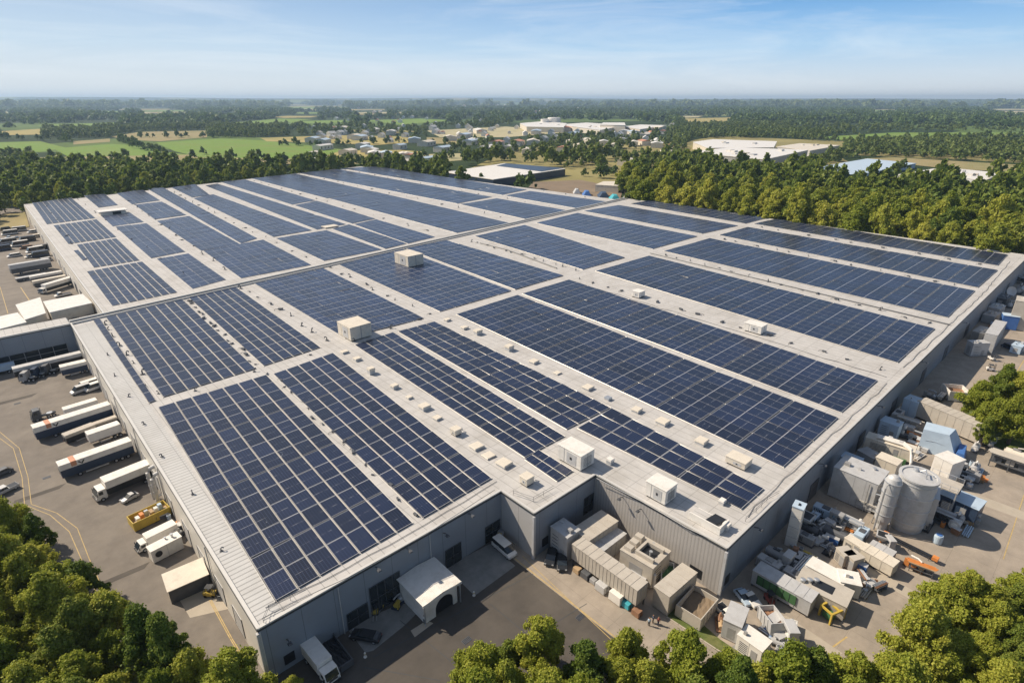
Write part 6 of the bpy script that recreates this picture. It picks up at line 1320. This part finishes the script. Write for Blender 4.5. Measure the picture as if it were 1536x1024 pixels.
shed([(1345, 262), (1400, 253), (1440, 259), (1390, 268)], 6, 'pale low roof right of the silvery greenhouse', 'white', 'lgrey', extras=3)
shed([(1398, 257), (1425, 252), (1508, 260), (1475, 271)], 6, 'pale patched roof near the right edge beyond the wood', 'white', 'lgrey', extras=4)
shed([(780, 185), (815, 182), (850, 185), (845, 191), (790, 190)], 14, 'long white factory block left of the round white tank', 'white', 'cream', extras=2)
shed([(838, 187), (880, 184), (940, 188), (900, 195)], 13, 'long white factory block right of the round white tank', 'white', 'cream', extras=3)
shed([(900, 187), (905, 184), (937, 184), (938, 188)], 20, 'tall white block at the right end of the far factory', 'white', 'cream')
shed([(935, 190), (960, 187), (1000, 188), (960, 194)], 9, 'low white annex of the far factory', 'white', 'cream')
p = P(831, 190, 0); t = thing('storage_tank', 'round white tank rising above the far white factory', 'tank', p); MB().lathe([(22, 0), (22, 26), (21, 28), (1, 29)], 32).build('shell', M['white'], t); MB().lathe([(14, 0), (14, 24), (1, 25)], 24, -38, 6).build('side_tank', M['white'], t)
hr = random.Random(9)
hd = [((622, 214), 'a'), ((640, 219), 'b'), ((730, 228), 'c'), ((765, 226), 'c'), ((790, 231), 'd'), ((745, 219), 'e'), ((775, 218), 'e'), ((800, 217), 'd'), ((600, 224), 'a'), ((580, 236), 'a'), ((470, 236), 'd'), ((905, 218), 'c'), ((950, 219), 'd'), ((985, 221), 'c'), ((1010, 226), 'e'), ((1000, 234), 'd'), ((690, 240), 'a'), ((560, 244), 'd'), ((620, 240), 'e'), ((480, 246), 'c'), ((655, 250), 'a'), ((930, 214), 'c'), ((700, 206), 'd'), ((720, 200), 'c'), ((675, 211), 'd'), ((540, 210), 'a'), ((560, 199), 'c'), ((515, 196), 'd'), ((610, 250), 'd'), ((470, 213), 'a'), ((845, 228), 'e'), ((870, 224), 'd')]
for _k in range(34):
    hd.append(((hr.uniform(455, 1010), hr.uniform(196, 248)), hr.choice('abcddceac')))
hd = [h_ for h_ in hd if not (650 < h_[0][0] < 870 and h_[0][1] > 238)]
roofs = {'a': 'pblue', 'b': 'cream', 'c': 'white', 'd': 'cream', 'e': 'stripe'}; rn = {'a': 'pale blue', 'b': 'cream', 'c': 'white', 'd': 'cream', 'e': 'reddish'}
def depot(x, y, w_, l_, h_, rf, lab, grp, name='depot_building', rz=None, pitch=.12, wallm='cream'):
    p = P(x, y, 0); t = thing(name, lab, 'building', (p.x, p.y, 0), hr.uniform(-.35, .5)+.6 if rz is None else rz, grp)
    MB().box(-w_/2, w_/2, -l_/2, l_/2, 0, h_).build('wall', M[wallm], t)
    rr_ = h_+l_*pitch
    MB().profile([(0, 0)], 0, 0) if False else None
    b = [(-w_/2-.4, -l_/2-.4, h_+.02), (w_/2+.4, -l_/2-.4, h_+.02), (w_/2+.4, l_/2+.4, h_+.02), (-w_/2-.4, l_/2+.4, h_+.02)]
    r2 = MB(); i = 0; r2.v = b+[(-w_/2-.4, 0, rr_), (w_/2+.4, 0, rr_)]; r2.f = [(3, 2, 1, 0), (0, 1, 5, 4), (2, 3, 4, 5), (1, 2, 5), (3, 0, 4)]
    r2.build('roof', M[rf], t)
    nw = max(2, int(w_/9)) if name == 'depot_building' else 1
    for k in range(nw): x_ = -w_/2+w_*(k+.5)/nw; MB().box(x_-1.2, x_+1.2, -l_/2-.06, -l_/2-.003, h_*.3, h_*.75).build('window' if k else 'door', M['glass'], t)
    return t
for k, ((x, y), c_k) in enumerate(hd):
    side = 'left' if x < 620 else 'middle' if x < 850 else 'right'
    dist = 83*944/(y-150)
    depot(x, y, hr.uniform(.022, .04)*dist, hr.uniform(.014, .022)*dist, 6+dist*.002, roofs[c_k], '%s roofed depot in the %s of the business area behind the roof' % (rn[c_k], side), 'depots of the business area, %s' % side)
# town houses
for k in range(290):
    f = hr.random(); x = hr.gauss(780, 95) if f < .6 else hr.uniform(470, 1010); y = 159+hr.random()**1.2*12 if f < .6 else hr.uniform(176, 214)
    if not 380 < x < 1100 or (775 < x < 1000 and y > 176 and y < 200): continue
    dist = 83*944/(y-150); s_ = hr.uniform(.65, 1.15)*(1+dist/5500)
    side = ['far left', 'left', 'centre left', 'centre', 'centre right', 'right', 'far right'][min(6, max(0, int((x-470)/78)))]
    rk_ = hr.choice(['stripe', 'white', 'white', 'lgrey', 'cream', 'white']); rc_ = {'stripe': 'red roofed', 'white': 'white roofed', 'lgrey': 'grey roofed', 'cream': 'cream roofed'}[rk_]
    where = 'far town below the horizon' if y < 172 else 'village among the trees'
    depot(x, y, 15*s_, 10*s_, 6*s_, rk_, 'small %s gabled house %s of the %s' % (rc_, side, where), '%s houses %s of the %s' % (rc_, side, where), 'gabled_house', None, .35, hr.choice(['white', 'cream', 'white']))
# ------------------------------------------------------------------ far woods (nobody could count them)
def woodmass(name, label, pts, tmpl, m_, smin, smax, seed):
    g_ = np.random.default_rng(seed); pts = np.array([(p[0], p[1]) for p in pts]); n = len(pts); out = []
    ti = g_.integers(0, len(tmpl), n); sc = g_.uniform(smin, smax, n); a = g_.uniform(0, 6.28, n); zs = g_.uniform(.8, 1.2, n)
    for t_ in range(len(tmpl)):
        ix = np.where(ti == t_)[0]
        if len(ix) == 0: continue
        V = tmpl[t_]; ca, sa = np.cos(a[ix])[:, None], np.sin(a[ix])[:, None]; s_ = sc[ix][:, None]
        X = (V[None, :, 0]*ca-V[None, :, 1]*sa)*s_+pts[ix, 0][:, None]; Y = (V[None, :, 0]*sa+V[None, :, 1]*ca)*s_+pts[ix, 1][:, None]; Z = V[None, :, 2]*s_*zs[ix][:, None]
        out.append(np.stack([X, Y, Z], 2).reshape(-1, 3))
    me = np_mesh(name, np.concatenate(out), M[m_]); o = bpy.data.objects.new(name, me); C.objects.link(o); return tag(o, label, 'wood', kind='stuff')
def tmpl(r, h, n, size, seed, trunk=1.5):
    V, _ = crown_arrays(r, h, 8, n, size, seed); V[:, 2] += trunk; return V
T1 = [tmpl(6.2, 14, 420, 2.4, 80+i, 2.5) for i in range(4)]
T2 = [tmpl(7, 12, 170, 3.2, 90+i, 1) for i in range(4)]
T3 = [tmpl(17, 12, 110, 7, 95+i, 0) for i in range(4)]
def clear(x, y, big=0):
    """photo pixels of open ground: fields, halls, depots"""
    if big:
        if any(inpoly(x, y, pp) for m_, pp in FIELDS): return True
    elif on_field(x, y, 1.0): return True
    for pl in ([(655, 262), (757, 243), (860, 256), (900, 262), (960, 300), (740, 275)], [(1020, 232), (1040, 208), (1170, 207), (1270, 216), (1222, 242), (1150, 252)], [(1215, 253), (1300, 236), (1395, 246), (1290, 270)], [(1340, 264), (1410, 250), (1520, 262), (1470, 275)], [(770, 182), (940, 180), (1010, 188), (960, 200), (780, 196)]):
        if inpoly(x, y, pl): return True
    return False
def scatter(dmin, dmax, step, az0=-46, az1=46, dens=1, keep=None, seed=0, biz=.35, hgt=13):
    g_ = random.Random(seed); out = []; d = dmin
    while d < dmax:
        n = int(d*R(az1-az0)/step)
        for i in range(n):
            a = AZ+R(az0+(az1-az0)*(i+g_.random())/n); dd = d+g_.uniform(-.5, .5)*step; x, y = dd*math.cos(a), dd*math.sin(a)
            u, v = px((x, y, 0))
            if not (-80 < u < 1620) or (keep and not keep(x, y, u, v)): continue
            dv = 944*hgt/dd
            if u < 640 and 207 < v and v-dv < (226 if u < 85 else 237) and dmin < 2000: continue
            if clear(u, v) or (g_.random() < .97 and (clear(u, v-dv*.9, 1) or clear(u, v-dv*.45, 1))): continue
            # thin out over the business area and along random glades
            if 430 < u < 1010 and 172 < v < 262 and g_.random() > biz: continue
            if 540 < u < 1000 and 154 < v <= 174 and g_.random() > .4: continue
            gl = math.sin(x*.0031+1.3)*math.sin(y*.0027+.4)+math.sin(x*.0011-y*.0017)
            if gl > 1.0 and g_.random() > .2: continue
            if g_.random() > dens: continue
            out.append((x, y))
        d += step*.9
    return out
def inbuild(x, y):
    return (-80 < x < BX3+6 and y < YJ1+5 and x < BX3+6) or inpoly(x, y, [(far[0][0]-12, far[0][1]), (far[1][0]+14, far[1][1]), (far[2][0]+12, far[2][1]+8), (far[3][0]-12, far[3][1]+10)]) or (x < far[3][0]+5 and y < fe.y-15)
ip = [(p.x, p.y) for p, _ in indiv]
def okn(x, y, u, v):
    if inbuild(x, y) or y < -40 or (x < BX3+10 and y < 300): return False
    if x < 470 and y < 30: return False
    if u > 900 and math.hypot(x, y) < 800 and px((x, y, 17))[1] < topline(u)-3: return False
    if 935 > u > 795 and 262 < v < 305: return False
    return all((x-a)**2+(y-b)**2 > 130 for a, b in ip)
w1 = scatter(300, 900, 13, keep=okn, seed=1, biz=.25)
woodmass('near_wood', 'dense green wood stretching behind the warehouse and its edge trees', w1, T1, 'leafd', .75, 1.5, 1)
w2 = scatter(900, 2400, 17, seed=2, keep=lambda x, y, u, v: not (x < far[3][0] and y < fe.y), biz=.2)
woodmass('middle_wood', 'blue green woods around the fields in the middle distance', w2, T2, 'leaff', .65, 1.3, 2)
w3 = scatter(2400, 7500, 50, seed=3, biz=.3)
woodmass('far_wood', 'hazy dark woods stretching far towards the horizon', w3, T3, 'leaff', .8, 1.9, 3)
w4 = scatter(7500, 15500, 170, seed=4)
woodmass('horizon_wood', 'faint blue woods just below the horizon', w4, T3, 'leaff', 3.0, 5.0, 4)
# loose trees on the fields and hedges between them
hg = []
for a, b in [((85, 241), (300, 240)), ((180, 212), (240, 232)), ((120, 206), (330, 207)), ((330, 240), (520, 243)), ((410, 218), (520, 221)), ((0, 208), (120, 214)), ((510, 218), (620, 214)), ((520, 242), (650, 245)), ((300, 232), (330, 231)), ((640, 217), (760, 214)), ((1050, 186), (1220, 190)), ((1230, 212), (1536, 206)), ((770, 286), (842, 274)), ((898, 264), (936, 256)), ((900, 268), (936, 262)), ((585, 250), (655, 262)), ((420, 246), (600, 252)), ((850, 262), (930, 270)), ((640, 236), (760, 242)), ((760, 238), (930, 246)), ((860, 238), (930, 236)), ((800, 244), (930, 252))]:
    pa, pb = P(*a), P(*b); n = int((pb-pa).length/12)
    for i in range(n):
        if random.random() < .6: q = pa.lerp(pb, i/n); hg.append((q.x+random.uniform(-12, 12), q.y+random.uniform(-12, 12)))
woodmass('hedgerow', 'dark hedgerows and loose trees dividing the green fields', hg, T2, 'leaff', .6, 1.15, 6)
print('woods', len(w1), len(w2), len(w3), len(w4), len(hg))
# low hills at the horizon
hb = MB(); nseg = 160
for k, (d0, amp, base) in enumerate(((12500, 30, 62), (16500, 48, 88))):
    vs = []
    for i in range(nseg+1):
        a = AZ+R(-60+120*i/nseg); h = base+amp*(.5+.5*math.sin(i*.11+k*2)*math.sin(i*.043+1))+(60*max(0, (i/nseg-.5))*2 if k else 12*math.sin(i*.31))
        for dd, hh in ((0, 0), (900, h*.8), (1500, h), (2600, h*.7), (4200, 0)): vs.append(((d0+dd)*math.cos(a), (d0+dd)*math.sin(a), hh-.5))
    base_i = len(hb.v); hb.v += vs
    for i in range(nseg):
        for j in range(4): q = base_i+i*5+j; hb.f.append((q, q+5, q+6, q+1))
o = hb.build('hills', M['ground'], smooth=True); o['kind'] = 'structure'
# ------------------------------------------------------------------ haze
hz = MB().box(-G-800, G+800, -G-800, G+800, -3, 215).build('haze', M['white']); hz['kind'] = 'stuff'; hz.data.materials.clear()
hm = bpy.data.materials.new('haze_air'); hm.use_nodes = True; nt2 = hm.node_tree; nt2.nodes.remove(nt2.nodes['Principled BSDF'])
pv = nt2.nodes.new('ShaderNodeVolumePrincipled'); pv.inputs['Color'].default_value = (.54, .75, 1, 1); pv.inputs['Density'].default_value = 0.000075; pv.inputs['Anisotropy'].default_value = .2
nt2.links.new(pv.outputs[0], nt2.nodes['Material Output'].inputs['Volume']); hz.data.materials.append(hm)
hz['label'] = 'pale blue air haze lying over the whole landscape'; hz['category'] = 'haze'
